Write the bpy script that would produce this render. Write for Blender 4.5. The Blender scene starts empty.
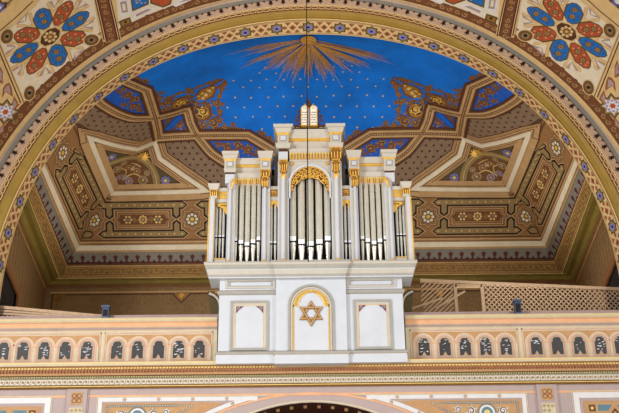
import bpy, math, random
from mathutils import Vector
from mathutils.geometry import delaunay_2d_cdt
random.seed(7)
C = bpy.context.scene.collection
PI = math.pi
# ---------------------------------------------------------------- camera model (photo calibration)
TH = math.radians(24); F = 980.0; D = 20.0; CZ = 1.6
cT, sT = math.cos(TH), math.sin(TH)
def ideal(x, y): return (x-309.5)+(206.5-y)*.01-.6, y+(x-309.5)*.01
def tt(v, Y):
    return (D+Y)/(cT-(206.5-v)/F*sT)
def WX(u, v, Y): return u/F*tt(v, Y)
def WZ(v, Y):
    t = tt(v, Y); return CZ+t*(sT+(206.5-v)/F*cT)
def WP(x, y, Y):
    u, v = ideal(x, y); return (WX(u, v, Y), Y, WZ(v, Y))
# ---------------------------------------------------------------- materials
MATS = {}
def lin(c): return tuple(((k/255)/12.92 if k/255 <= .04045 else ((k/255+.055)/1.055)**2.4) for k in c)
def mat(name, c, rough=.7, metal=0., var=.12, scale=6., bump=0., gain=1.0, spec=.3):
    if name in MATS: return MATS[name]
    m = bpy.data.materials.new(name); m.use_nodes = True
    nt = m.node_tree; b = nt.nodes['Principled BSDF']
    col = tuple(min(1, k*gain) for k in lin(c))
    b.inputs['Roughness'].default_value = rough; b.inputs['Metallic'].default_value = metal
    b.inputs['Specular IOR Level'].default_value = spec
    tc = nt.nodes.new('ShaderNodeTexCoord'); n = nt.nodes.new('ShaderNodeTexNoise')
    n.inputs['Scale'].default_value = scale; n.inputs['Detail'].default_value = 6; n.inputs['Roughness'].default_value = .65
    nt.links.new(tc.outputs['Object'], n.inputs['Vector'])
    r = nt.nodes.new('ShaderNodeValToRGB')
    r.color_ramp.elements[0].position = .3; r.color_ramp.elements[1].position = .7
    r.color_ramp.elements[0].color = (*[k*(1-var) for k in col], 1)
    r.color_ramp.elements[1].color = (*[min(1, k*(1+var)) for k in col], 1)
    nt.links.new(n.outputs['Fac'], r.inputs['Fac']); nt.links.new(r.outputs['Color'], b.inputs['Base Color'])
    if bump:
        bp = nt.nodes.new('ShaderNodeBump'); bp.inputs['Strength'].default_value = bump; bp.inputs['Distance'].default_value = .01
        n2 = nt.nodes.new('ShaderNodeTexNoise'); n2.inputs['Scale'].default_value = scale*6
        nt.links.new(tc.outputs['Object'], n2.inputs['Vector'])
        nt.links.new(n2.outputs['Fac'], bp.inputs['Height']); nt.links.new(bp.outputs['Normal'], b.inputs['Normal'])
    MATS[name] = m; return m
def pattern_mat(name, c1, c2, scale, thr=.5):
    """small squiggly printed pattern (two colours)"""
    m = mat(name, c1); nt = m.node_tree; b = nt.nodes['Principled BSDF']
    tc = nt.nodes.new('ShaderNodeTexCoord')
    v = nt.nodes.new('ShaderNodeTexVoronoi'); v.feature = 'DISTANCE_TO_EDGE'; v.inputs['Scale'].default_value = scale
    v.inputs['Randomness'].default_value = .55
    nt.links.new(tc.outputs['Object'], v.inputs['Vector'])
    r = nt.nodes.new('ShaderNodeValToRGB'); r.color_ramp.elements[0].position = .1; r.color_ramp.elements[1].position = .22
    r.color_ramp.elements[0].color = (*lin(c2), 1); r.color_ramp.elements[1].color = (*lin(c1), 1)
    n = nt.nodes.new('ShaderNodeTexNoise'); n.inputs['Scale'].default_value = 2.5
    nt.links.new(tc.outputs['Object'], n.inputs['Vector'])
    mx = nt.nodes.new('ShaderNodeMixRGB'); mx.blend_type = 'MULTIPLY'; mx.inputs[0].default_value = .35
    nt.links.new(v.outputs['Distance'], r.inputs['Fac']); nt.links.new(r.outputs['Color'], mx.inputs[1])
    nt.links.new(n.outputs['Fac'], mx.inputs[2]); nt.links.new(mx.outputs[0], b.inputs['Base Color'])
    return m
M = dict(
 blue=mat('blue_paint', (4, 108, 204), .75, 0, .22, 1.2),
 blue2=mat('blue_cell_paint', (28, 84, 176), .75, 0, .2, 3),
 star=mat('gold_star_paint', (222, 176, 70), .5),
 ray=mat('gold_ray_paint', (196, 142, 58), .6, .1, .3, 14),
 tan=mat('tan_paint', (168, 130, 84), .7, 0, .15, 5),
 tan2=mat('light_tan_paint', (188, 150, 102), .7, 0, .12, 5),
 dbrown=mat('dark_brown_paint', (84, 48, 30), .7),
 brown=mat('brown_paint', (118, 78, 46), .7, 0, .2, 5),
 cell=mat('taupe_brown_paint', (134, 108, 84), .75, 0, .15, 8),
 cellstar=mat('deep_umber_paint', (70, 42, 32), .7),
 white=mat('ivory_moulding', (226, 212, 184), .55, 0, .08, 4),
 zone=mat('ochre_brown_paint', (150, 108, 64), .7, 0, .16, 10),
 strap=mat('olive_brown_paint', (150, 122, 78), .7, 0, .15, 10),
 black=mat('black_line_paint', (26, 22, 20), .7),
 rust=mat('rust_paint', (116, 70, 40), .7, 0, .2, 10),
 gold=mat('gilding', (222, 172, 74), .42, .35, .22, 22, 0, 1.15, .5),
 goldp=mat('pale_gold_paint', (226, 196, 118), .55),
 goldd=mat('old_gilding', (156, 108, 46), .5, .15, .35, 25),
 ochre=pattern_mat('ochre_border_paint', (196, 152, 88), (150, 112, 58), 22),
 olive=mat('olive_paint', (128, 108, 48), .6, 0, .15, 3),
 olive2=mat('golden_olive_paint', (154, 124, 54), .6, 0, .14, 2.5),
 grey=mat('grey_paint', (128, 122, 110), .7, 0, .1, 5),
 maroon=mat('maroon_paint', (88, 40, 40), .7),
 cream=mat('cream_line_paint', (216, 182, 126), .6, 0, .1, 8),
 cream2=mat('cream_panel_paint', (222, 207, 182), .7, 0, .07, 8),
 redbr=mat('red_brown_paint', (150, 88, 60), .7, 0, .18, 10),
 pink=mat('dusty_pink_paint', (186, 156, 130), .7, 0, .12, 6),
 red=mat('brick_red_paint', (176, 78, 46), .7, 0, .2, 16),
 bluep=mat('cobalt_paint', (28, 104, 180), .7, 0, .2, 16),
 lilac=mat('lilac_paint', (120, 122, 204), .7),
 mauve=mat('mauve_paint', (168, 142, 136), .7, 0, .1, 5),
 dolive=mat('dark_olive_paint', (92, 78, 44), .7),
 paper=pattern_mat('patterned_wall_paint', (172, 136, 90), (118, 88, 52), 26),
 orgw=mat('organ_white_paint', (203, 205, 209), .42, 0, .05, 3, .1, 1, .4),
 orgc=mat('organ_cream_white_paint', (196, 187, 171), .42, 0, .06, 5, .1, 1, .4),
 orgg=mat('organ_grey_moulding_and_shade', (164, 158, 148), .5, 0, .08, 5),
 pipe=mat('pipe_metal', (236, 230, 214), .27, .7, .08, 8, 0, 1, .5),
 mouth=mat('polished_pipe_mouth', (250, 250, 250), .35, .1, .03),
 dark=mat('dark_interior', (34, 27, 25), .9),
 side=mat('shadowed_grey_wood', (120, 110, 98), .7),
 slot=mat('dark_slot_wood', (82, 46, 28), .7),
 purple=mat('aubergine_ornament_paint', (112, 68, 90), .7, 0, .3, 30),
 pcream=mat('parapet_cream_paint', (206, 192, 158), .7, 0, .07, 5),
 peach=mat('peach_paint', (222, 168, 126), .7, 0, .1, 5),
 orange=mat('orange_paint', (188, 142, 98), .7, 0, .12, 9),
 rose=mat('rose_paint', (208, 172, 152), .7, 0, .1, 8),
 slate=mat('slate_grey_glaze', (60, 58, 58), .55, 0, .2, 20),
 glare_peel=mat('white_peel_and_glare', (226, 226, 228), .6),
 lav=mat('lavender_grey_paint', (178, 158, 152), .7, 0, .06, 3),
 marble=mat('white_marble_paint', (218, 213, 210), .5, 0, .05, 5),
 green=mat('green_line_paint', (84, 98, 78), .6),
 teal=mat('teal_paint', (96, 128, 138), .7),
 wood=mat('pale_lattice_wood', (196, 164, 130), .6, 0, .15, 12),
 woodd=mat('dark_frame_wood', (132, 86, 50), .6, 0, .2, 12),
 metal=mat('blue_grey_metal', (66, 74, 96), .4, .4, .1, 9),
 rope=mat('dark_cable', (44, 34, 32), .6),
 stone=mat('stone_floor', (150, 138, 120), .6),
 tablet=mat('tablet_cream', (240, 234, 214), .5, 0, .05, 8),
 brmet=mat('bronze_ornament', (104, 62, 32), .5, .3, .3, 30),
)
# ---------------------------------------------------------------- mesh helper
class MB:
    def __init__(s): s.v = []; s.f = []; s.m = []; s.ms = []; s.sm = []
    def mi(s, m):
        m = M[m] if isinstance(m, str) else m
        if m not in s.ms: s.ms.append(m)
        return s.ms.index(m)
    def add(s, vs, fs, m, smooth=False):
        o = len(s.v); s.v += [tuple(p) for p in vs]; k = s.mi(m)
        for f in fs: s.f.append([i+o for i in f]); s.m.append(k); s.sm.append(smooth)
    def box(s, x0, x1, y0, y1, z0, z1, m, tx=0, ty=0):
        if x0 > x1: x0, x1 = x1, x0
        if y0 > y1: y0, y1 = y1, y0
        if z0 > z1: z0, z1 = z1, z0
        v = [(x0, y0, z0), (x1, y0, z0), (x1, y1, z0), (x0, y1, z0), (x0-tx, y0-ty, z1), (x1+tx, y0-ty, z1), (x1+tx, y1, z1), (x0-tx, y1, z1)]
        s.add(v, [(0, 3, 2, 1), (4, 5, 6, 7), (0, 1, 5, 4), (1, 2, 6, 5), (2, 3, 7, 6), (3, 0, 4, 7)], m)
    def prism(s, pts, y0, y1, m):                       # polygon in XZ pulled along Y
        n = len(pts); a = sum(pts[i][0]*pts[(i+1) % n][1]-pts[(i+1) % n][0]*pts[i][1] for i in range(n))
        if a < 0: pts = pts[::-1]
        v = [(x, y0, z) for x, z in pts]+[(x, y1, z) for x, z in pts]
        s.add(v, [list(range(n)), list(range(2*n-1, n-1, -1))]+[(i, i+n, (i+1) % n+n, (i+1) % n) for i in range(n)], m)
    def lathe(s, cx, cy, prof, m, n=16, smooth=True):    # prof: (r,z)
        v = []
        for r, z in prof:
            v += [(cx+r*math.cos(2*PI*i/n), cy+r*math.sin(2*PI*i/n), z) for i in range(n)]
        f = []
        for k in range(len(prof)-1):
            for i in range(n): f.append((k*n+i, k*n+(i+1) % n, (k+1)*n+(i+1) % n, (k+1)*n+i))
        s.add(v, f, m, smooth)
        s.add(v[:n], [list(range(n-1, -1, -1))], m); s.add(v[-n:], [list(range(n))], m)
    def tube(s, pts, r, m, n=6):
        P = [Vector(p) for p in pts]; v = []; f = []
        for i, p in enumerate(P):
            d = (P[min(i+1, len(P)-1)]-P[max(i-1, 0)]).normalized()
            a = d.cross(Vector((0, 1, 0)));
            if a.length < .1: a = d.cross(Vector((1, 0, 0)))
            a.normalize(); b = d.cross(a)
            rr = r[i] if isinstance(r, (list, tuple)) else r
            v += [p+a*rr*math.cos(2*PI*k/n)+b*rr*math.sin(2*PI*k/n) for k in range(n)]
        for i in range(len(P)-1):
            for k in range(n): f.append((i*n+k, (i+1)*n+k, (i+1)*n+(k+1) % n, i*n+(k+1) % n))
        s.add(v, f, m, True)
        s.add(v[:n], [list(range(n-1, -1, -1))], m); s.add(v[-n:], [list(range(n))], m)
    def profx(s, x0, x1, prof, yb, m):                  # moulding along X: prof (y,z) front outline bottom->top, back at yb, returns at ends
        for a, b in zip(prof[:-1], prof[1:]):
            mm = m
            if len(a) > 2: mm = a[2]
            ea = -(a[0]-prof[0][0]) if True else 0; eb = -(b[0]-prof[0][0])
            v = [(x0-ea, a[0], a[1]), (x1+ea, a[0], a[1]), (x1+eb, b[0], b[1]), (x0-eb, b[0], b[1]),
                 (x0-ea, yb, a[1]), (x1+ea, yb, a[1]), (x1+eb, yb, b[1]), (x0-eb, yb, b[1])]
            s.add(v, [(0, 1, 2, 3), (4, 0, 3, 7), (1, 5, 6, 2)], mm)
        a, b = prof[0], prof[-1]
        e = -(b[0]-a[0])
        s.add([(x0, a[0], a[1]), (x1, a[0], a[1]), (x1, yb, a[1]), (x0, yb, a[1])], [(3, 2, 1, 0)], m)
        s.add([(x0-e, b[0], b[1]), (x1+e, b[0], b[1]), (x1+e, yb, b[1]), (x0-e, yb, b[1])], [(0, 1, 2, 3)], m)
    def build(s, name, parent=None, kind=None, label=None):
        me = bpy.data.meshes.new(name)
        o0 = Vector(parent_loc(parent)) if parent else Vector((0, 0, 0))
        me.from_pydata([tuple(Vector(p)-o0) for p in s.v], [], s.f)
        for m in s.ms: me.materials.append(m)
        me.polygons.foreach_set('material_index', s.m); me.polygons.foreach_set('use_smooth', s.sm)
        me.update()
        o = bpy.data.objects.new(name, me); C.objects.link(o)
        if parent: o.parent = parent
        if kind: o['kind'] = kind
        if label: o['label'] = label
        return o
def parent_loc(p):
    l = Vector((0, 0, 0))
    while p: l = l+p.location; p = p.parent
    return l
def thing(name, loc, label, cat, group=None):
    o = bpy.data.objects.new(name, None); C.objects.link(o); o.location = loc
    o['label'] = label; o['category'] = cat
    if group: o['group'] = group
    return o
def tag(o, label, cat, group=None):
    o['label'] = label; o['category'] = cat
    if group: o['group'] = group
    return o
# ---------------------------------------------------------------- painting on curved surfaces
def star_pts(cx, cy, r, n=8, k=.6, a0=0.):
    return [(cx+(r if i % 2 == 0 else r*k)*math.cos(a0+PI*i/n), cy+(r if i % 2 == 0 else r*k)*math.sin(a0+PI*i/n)) for i in range(2*n)]
def circ(cx, cy, r, n=14, ry=None, a=0.):
    ry = ry or r
    return [(cx+r*math.cos(t)*math.cos(a)-ry*math.sin(t)*math.sin(a), cy+r*math.cos(t)*math.sin(a)+ry*math.sin(t)*math.cos(a)) for t in [2*PI*i/n for i in range(n)]]
def spiral(cx, cy, r, turns=1.6, a0=0., d=1, n=16):
    return [(cx+r*(1-.85*i/n)*math.cos(a0+d*2*PI*turns*i/n), cy+r*(1-.85*i/n)*math.sin(a0+d*2*PI*turns*i/n)) for i in range(n+1)]
def dens(pts, L, closed=False):
    out = []; n = len(pts)
    for i in range(n if closed else n-1):
        a, b = pts[i], pts[(i+1) % n]; k = max(1, int(math.ceil(math.hypot(b[0]-a[0], b[1]-a[1])/L)))
        out += [(a[0]+(b[0]-a[0])*j/k, a[1]+(b[1]-a[1])*j/k) for j in range(k)]
    if not closed: out.append(pts[-1])
    return out
def smooth_line(pts, k=6):
    out = []; n = len(pts)
    for i in range(n-1):
        p0, p1, p2, p3 = pts[max(i-1, 0)], pts[i], pts[i+1], pts[min(i+2, n-1)]
        for j in range(k):
            t = j/k
            out.append(tuple(.5*((2*p1[c])+(-p0[c]+p2[c])*t+(2*p0[c]-5*p1[c]+4*p2[c]-p3[c])*t*t+(-p0[c]+3*p1[c]-3*p2[c]+p3[c])*t**3) for c in (0, 1)))
    out.append(pts[-1]); return out
def inside(p, poly):
    x, y = p; r = False; n = len(poly)
    for i in range(n):
        (x1, y1), (x2, y2) = poly[i], poly[(i+1) % n]
        if (y1 > y) != (y2 > y) and x < (x2-x1)*(y-y1)/(y2-y1)+x1: r = not r
    return r
class Paint:
    def __init__(s, mb, fn, L=.25): s.b = mb; s.fn = fn; s.L = L
    def poly(s, pts, off, m):
        xs = [p[0] for p in pts]; ys = [p[1] for p in pts]
        if max(max(xs)-min(xs), max(ys)-min(ys)) < s.L*1.6:
            s.b.add([s.fn(x, y, off) for x, y in pts], [list(range(len(pts)))], m); return
        bp = dens(pts, s.L, True); n = len(bp); pv = [Vector(p) for p in bp]
        nx = int((max(xs)-min(xs))/s.L)+1; ny = int((max(ys)-min(ys))/s.L)+1
        for i in range(nx):
            for j in range(ny):
                q = (min(xs)+(i+.5)*s.L, min(ys)+(j+.5)*s.L)
                if inside(q, pts): pv.append(Vector(q))
        r = delaunay_2d_cdt(pv, [], [list(range(n))], 1, 1e-5)
        s.b.add([s.fn(p[0], p[1], off) for p in r[0]], [list(f) for f in r[2]], m)
    def strip(s, pts, w, off, m, closed=False, raise_=0., L=None):
        pts = dens(pts, L or s.L, closed); n = len(pts); A = []; B = []
        for i in range(n):
            if closed: p, q = pts[i-1], pts[(i+1) % n]
            else: p, q = pts[max(i-1, 0)], pts[min(i+1, n-1)]
            c = pts[i]
            d1 = (c[0]-p[0], c[1]-p[1]); d2 = (q[0]-c[0], q[1]-c[1])
            l1 = math.hypot(*d1) or 1; l2 = math.hypot(*d2) or 1
            if c == p: d1, l1 = d2, l2
            if c == q: d2, l2 = d1, l1
            n1 = (-d1[1]/l1, d1[0]/l1); n2 = (-d2[1]/l2, d2[0]/l2)
            k = 1+n1[0]*n2[0]+n1[1]*n2[1]; k = max(k, .35)
            nn = ((n1[0]+n2[0])/k, (n1[1]+n2[1])/k)
            A.append((c[0]+nn[0]*w/2, c[1]+nn[1]*w/2)); B.append((c[0]-nn[0]*w/2, c[1]-nn[1]*w/2))
        e = n if closed else n-1
        top = off+raise_
        s.b.add([s.fn(*p, top) for p in A]+[s.fn(*p, top) for p in B], [(i, (i+1) % n, (i+1) % n+n, i+n) for i in range(e)], m)
        if raise_:
            s.b.add([s.fn(*p, 0) for p in A]+[s.fn(*p, top) for p in A], [(i, (i+1) % n, (i+1) % n+n, i+n) for i in range(e)], m)
            s.b.add([s.fn(*p, 0) for p in B]+[s.fn(*p, top) for p in B], [(i, (i+1) % n, (i+1) % n+n, i+n) for i in range(e)], m)
    def dots(s, pts, step, r, off, m, n=4):
        pts = dens(pts, step)
        for p in pts: s.poly(circ(p[0], p[1], r, n), off, m)
    def flower(s, x, y, r, off, mp, mc, n=8):
        for i in range(n):
            a = 2*PI*i/n; s.poly(circ(x+.66*r*math.cos(a), y+.66*r*math.sin(a), r*.24, 6), off, mp)
        s.poly(circ(x, y, r*.3, 8), off, mc)
    def vine(s, pts, w, off, m):
        s.strip(smooth_line(pts), w, off, m, L=.08)
    def scroll(s, x, y, r, a0, d, off, m, w=None, leaf=True):
        w = w or r*.24
        if r > .065: s.strip(spiral(x, y, r, 1.5, a0, d), w*2.1, off-.003, 'dbrown', L=.06)
        s.strip(spiral(x, y, r, 1.5, a0, d), w, off, m, L=.06)
        s.poly(circ(x, y, r*.22, 8), off+.002, m)
        if leaf:
            for k in range(5):
                a = a0+d*(.5+k*1.05); 
                s.poly([(x+r*.9*math.cos(a-.16), y+r*.9*math.sin(a-.16)), (x+r*1.5*math.cos(a+.1*d), y+r*1.5*math.sin(a+.1*d)), (x+r*.9*math.cos(a+.2), y+r*.9*math.sin(a+.2))], off, m)
# ================================================================ VAULT
YA, YC, XC = 1.0, 7.0, 7.44
KX = XC/(YC-YA)
gp = [(276.5, 254.5), (250, 237), (220, 217.8), (191.5, 199), (165, 176.5), (138.5, 154), (107.5, 122.5), (90, 102), (76, 80), (60, 49), (48, 22), (38, 0)]
def ug(v):
    for (v1, u1), (v2, u2) in zip(gp[:-1], gp[1:]):
        if v <= v1 and v >= v2: return u1+(u2-u1)*(v-v1)/(v2-v1)
    return gp[0][1] if v > gp[0][0] else 0.
prof = []   # v, Y, Z
for i in range(0, 120):
    v = 276.5-(276.5-38)*i/119
    a = sum(ug(v+dv) for dv in (-4, -2, 0, 2, 4))/5 if 42 < v < 270 else ug(v)
    a = a/F/(cT-(206.5-v)/F*sT)
    Y = (a*D+KX*YA)/(KX-a)
    prof.append([v, Y, WZ(v, Y)])
Q = [0.]
for a, b in zip(prof[:-1], prof[1:]): Q.append(Q[-1]+math.hypot(b[1]-a[1], b[2]-a[2]))
QM = Q[-1]
def at_q(q):
    if q <= 0: return (YC, prof[0][2]+q, 0., 1.)
    if q >= QM: q = QM-1e-4
    lo, hi = 0, len(Q)-1
    while hi-lo > 1:
        m = (lo+hi)//2
        if Q[m] <= q: lo = m
        else: hi = m
    t = (q-Q[lo])/(Q[hi]-Q[lo]); a, b = prof[lo], prof[hi]
    # smoothed tangent
    l2, h2 = max(lo-3, 0), min(hi+3, len(Q)-1)
    ty, tz = prof[h2][1]-prof[l2][1], prof[h2][2]-prof[l2][2]; l = math.hypot(ty, tz)
    return (a[1]+(b[1]-a[1])*t, a[2]+(b[2]-a[2])*t, ty/l, tz/l)
def q_of_v(v):
    if v >= 276.5: return 0.
    for k in range(len(prof)-1):
        if prof[k][0] >= v >= prof[k+1][0]:
            t = (prof[k][0]-v)/(prof[k][0]-prof[k+1][0]); return Q[k]+t*(Q[k+1]-Q[k])
    return QM
KS = 1.35
def gore(kind, sg):
    def fn(s, q, off=0.):
        Y, Z, ty, tz = at_q(q); X = KX*(Y-YA); ag = XC-X
        if kind == 'B': s = min(max(s-ag, 0.), X)
        else:
            w_ = min(1, max(0, (q-ZT+.22)/.26)); w_ = w_*w_*(3-2*w_); a0 = AG0
            Ys = (1-w_)*(YC-a0/KX-1.5*(s-a0))+w_*(Y-(1.28-.28*min(1, max(0, q-ZT)/(ZR-ZT)))*(s-ag))
            s = min(max((Y-Ys)/KS, 0.), max((Y-.5)/KS, 0))
        if kind == 'B':
            return (sg*max(X-s, 0), Y-tz*off, Z+ty*off)
        tx = KX*ty; l = math.hypot(tx, tz)
        tp = .11*max(0., 1-q/ZT*1.05)*KS
        return (sg*(X-tp*s-tz/l*off), Y-KS*s, Z+tx/l*off)
    return fn
def SQ(x, y):           # pixel on the left half of the back gore -> (s,q)
    u, v = ideal(x, y); q = q_of_v(v); Y = at_q(q)[0]
    return (XC-abs(u)*tt(v, Y)/F, q)
def agq(q): return XC-KX*(at_q(q)[0]-YA)
ZR = q_of_v(130); ZT = q_of_v(199.3); AG0 = agq(q_of_v(218))
def SQs(l): return [SQ(*p) for p in l]
def qy(y, x=150): return SQ(x, y)[1]
vault = MB(); mould = MB(); ribs = MB(); frames = MB(); corn = MB()
YE = .5     # where the vault meets the back of the arch wall
zone_top = qy(190)
rib_C = [(182, 109.5), (187, 110), (189, 116), (191, 123), (197, 135), (204, 144), (212, 153), (224, 161), (238, 168), (256, 174), (300, 180)]
rib_D = [(150, 137.8), (175, 136), (197, 135), (225, 134.8), (248, 134.8), (260, 142), (273, 150), (290, 162), (305, 172)]
star_f = [(110, 193), (160, 192), (207, 190.5), (183, 174.3), (160, 158), (155, 142), (151, 139)]
for kind in 'BS':
    for sg in (-1, 1):
        fn = gore(kind, sg); Pn = Paint(vault, fn, .22)
        # base surface
        nq = 46
        for i in range(nq):
            q0, q1 = QM*i/nq, QM*(i+1)/nq
            if q0 < zone_top < q1: pass
            m = 'zone' if (q0+q1)/2 < zone_top else 'blue'
            ns = 14; vs = []
            for q in (q0, q1):
                Y = at_q(q)[0]; a0 = agq(q); sm_ = KX*(Y-YA) if kind == 'B' else max((Y-YE), 0)+1.6
                vs += [fn(a0+sm_*j/ns-(.6 if kind == 'S' and j == 0 else 0), q, 0) for j in range(ns+1)]
            vault.add(vs, [(j, j+1, j+ns+2, j+ns+1) for j in range(ns)], m, True)
        def smax(q):
            Y = at_q(q)[0]; return XC if kind == 'B' else agq(q)+max((Y-YE), 0)+.4
        def hband(y0, y1, off, m, P=Pn, ra=0.):
            q0, q1 = qy(y0), qy(y1); qm = (q0+q1)/2
            P.strip([(-.5, qm), (smax(qm), qm)], abs(q1-q0), off, m, raise_=ra, L=.5)
        # cornice zone
        Pc = Paint(corn, fn, .3); Pm = Paint(mould, fn, .3)
        q0, q1 = qy(276.5), qy(262.5)
        hband(278.4, 264, .10, 'ochre', Pc); 
        for yy, w, m in ((276.6, .6, 'cream'), (264.6, .9, 'tan2'), (273, .5, 'brown'), (267.6, .5, 'brown')):
            hband(yy+w/2, yy-w/2, .106, m, Pc)
        qm = qy(270.3)
        for i in range(int(smax(qm)/.16)):
            x = .08+i*.16; Pc.strip(spiral(x, qm, .055, .8, (i % 2)*PI, 1, 6), .018, .108, 'dolive', L=.1)
        hband(264, 262.8, .06, 'brown', Pc); hband(262.8, 261.6, .03, 'maroon')
        hband(261.6, 251.6, .004, 'grey')
        for i in range(int(smax(0.5)/.32)):
            x = .16+i*.32; qb = qy(262)
            Pn.poly([(x-.03, qb), (x+.03, qb), (x+.025, qb+.1), (x-.025, qb+.1)], .008, 'maroon')
            Pn.poly(star_pts(x, qb+.15, .085, 5, .6, PI/2), .008, 'maroon')
            Pn.poly([(x+.11, qb), (x+.21, qb), (x+.18, qb+.06), (x+.14, qb+.06)], .008, 'maroon')
        hband(251.8, 249, .02, 'tan2'); 
        Pm.strip([(-.5, qy(247)), (smax(qy(247)), qy(247))], .15, 0, 'white', raise_=.07, L=.5)
        Pm.strip([(-.5, qy(249.3)), (smax(qy(249.3)), qy(249.3))], .04, 0, 'tan2', raise_=.05, L=.5)
        hband(245, 241, .01, 'tan2'); hband(243.6, 243, .016, 'brown')
        hband(241, 239.6, .012, 'brown')
        # strap-work zone
        def at(x, y): return SQ(x, y)
        Lq = qy(200.8); 
        for yl in (240.4, 198.6): 
            hband(yl+.9, yl-.9, .008, 'brown'); 
            Pn.dots([(agq(qy(yl)), qy(yl)), (smax(qy(yl))-.05, qy(yl))], .065, .014, .014, 'cellstar')
        per = SQ(192, 219)[0]-SQ(93.5, 219)[0]
        qc = qy(219.5); s0 = agq(qc); hq = qy(202)-qc     # half height of the strapwork
        PX = per/98.5
        n_med = 3 if kind == 'B' else 3
        for k in range(n_med):
            sc = s0+k*per
            if sc > smax(qc)+.3: break
            for r, m in ((12.5, 'brown'), (11.5, 'tan2'), (10.3, 'brown'), (9.2, 'tan'), (8.2, 'rust'), (7.6, 'dolive')):
                Pn.poly(star_pts(sc, qc, r*PX, 8, .78), .006+.0015*(13-r), m)
            Pn.flower(sc, qc, 7*PX, .02, 'cream2', 'star')
            # long panel between medallions
            pc = sc+per/2
            if (kind == 'B' and pc < smax(qc)+1.0) or (kind == 'S' and k < 1):
                w, h = 27*PX, 9.3*PX
                for g, m in ((0, 'brown'), (1.1*PX, 'tan2'), (2.2*PX, 'brown'), (3.2*PX, 'tan'), (4.2*PX, 'rust')):
                    a, b = w-g, h-g; c = 3*PX
                    Pn.poly([(pc-a-c, qc), (pc-a, qc-c), (pc-a, qc-b), (pc+a, qc-b), (pc+a, qc-c), (pc+a+c, qc), (pc+a, qc+c), (pc+a, qc+b), (pc-a, qc+b), (pc-a, qc+c)], .006+.0012*g/PX, m)
                for dx in (-15, 15):
                    Pn.flower(pc+dx*PX, qc, 5*PX, .014, 'goldp', 'grey', 6)
                    Pn.scroll(pc+dx*.55*PX, qc, 2.6*PX, 0, 1 if dx > 0 else -1, .014, 'strap')
                Pn.flower(pc, qc, 5.2*PX, .014, 'goldp', 'tan2', 8)
                for sy in (1, -1):
                    yb = qc+sy*14.6*PX; hw = 2.5*PX; L2 = 43*PX; st = 33.5*PX
                    def outl(e):
                        w2 = hw+e
                        return [(pc-L2-e*1.6, yb), (pc-L2+3*PX, yb+sy*w2), (pc+L2-3*PX, yb+sy*w2), (pc+L2+e*1.2, yb), (pc+L2-3*PX, yb-sy*w2), (pc+st+w2, yb-sy*w2),
                                (pc+st+w2, yb-sy*(w2+7*PX)), (pc+st, yb-sy*(w2+10*PX)), (pc+st-w2, yb-sy*(w2+7*PX)), (pc+st-w2, yb-sy*w2),
                                (pc-st+w2, yb-sy*w2), (pc-st+w2, yb-sy*(w2+7*PX)), (pc-st, yb-sy*(w2+10*PX)), (pc-st-w2, yb-sy*(w2+7*PX)), (pc-st-w2, yb-sy*w2), (pc-L2+3*PX, yb-sy*w2)]
                    Pn.poly(outl(1.6*PX), .008, 'black'); Pn.poly(outl(.1*PX), .012, 'strap')
                    Pn.strip(outl(2.4*PX), .8*PX, .007, 'tan2', closed=True)
                    Pn.strip([(pc-w-1*PX, qc+h*sy+1.6*PX*sy), (pc+w+1*PX, qc+h*sy+1.6*PX*sy)], .6*PX, .006, 'dbrown')
                    Pn.dots([(pc-L2+4*PX, yb), (pc+L2-4*PX, yb)], 8.4*PX, .9*PX, .016, 'goldp', 5)
            if k == 0:
                for sy in (1, -1):
                    yb = qc+sy*14.6*PX
                    if sy > 0: continue
                    yb = qc-14.6*PX
                    for e, m, of in ((1.1, 'black', .008), (0, 'strap', .012)):
                        Pn.poly([(sc-12*PX-e*PX, yb-2.8*PX-e*PX), (sc-5*PX+e*PX, yb-2.8*PX-e*PX), (sc-1.5*PX+e*PX, yb), (sc-5*PX+e*PX, yb+2.8*PX+e*PX), (sc-12*PX-e*PX, yb+2.8*PX+e*PX)], of, m)
        # star panel and its frame
        line = SQs(star_f)
        field = line[:]
        Pn.poly(field, .005, 'dolive')
        Pf = Paint(frames, fn, .2)
        for w, m, of, ra in ((.56, 'dbrown', .008, 0), (.5, 'tan2', .012, 0), (.44, 'brown', .0135, 0), (.41, 'tan2', .0147, 0), (.36, 'brown', .016, 0), (.31, 'tan2', .02, 0), (.22, 'brown', .024, 0), (.17, 'tan2', .028, 0)):
            Pf.strip(line, w, of, m)
        Pf.strip(line, .12, 0, 'white', raise_=.07)
        sl = SQs([(134, 157), (144, 160), (152, 168), (156, 178), (157, 187)])
        if kind == 'S' or True:
            Pn.strip(smooth_line(sl), .2, .01, 'strap'); Pn.dots(smooth_line(sl), .1, .02, .014, 'goldp')
        inner = SQs([(113, 188), (133, 160), (143, 163.5), (149, 171), (152, 187)])
        Pn.poly(inner, .008, 'brown')
        for (x, y, r, a, b) in ((129, 181, 3.5, 'lilac', 'star'), (143, 180, 4.2, 'grey', 'star'), (131, 167, 3.2, 'cream2', 'red'), (124, 176, 2.4, 'lilac', 'goldp'), (137, 171, 3, 'redbr', 'goldp'), (147, 173, 2.4, 'grey', 'goldp')):
            s_, q_ = SQ(x, y); Pn.flower(s_, q_, r*.03, .014, a, b, 7)
            Pn.strip(circ(s_, q_, r*.03, 10), .022, .012, 'tan2', closed=True)
        for pts in ([(118, 186), (128, 186.5), (138, 187), (149, 186)], [(122, 180), (132, 174), (140, 176), (148, 181)], [(127, 171), (134, 164), (141, 167)]):
            Pn.vine(SQs(pts), .025, .011, 'goldp')
        s_, q_ = SQ(165.5, 180.5); Pn.flower(s_, q_, .15, .012, 'lilac', 'goldp', 8); Pn.poly(star_pts(s_, q_, .07, 6, .5), .014, 'goldp')
        s_, q_ = SQ(187, 186); Pn.vine([(s_-.35, q_), (s_-.15, q_+.04), (s_, q_), (s_+.2, q_-.01)], .03, .012, 'rust')
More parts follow.
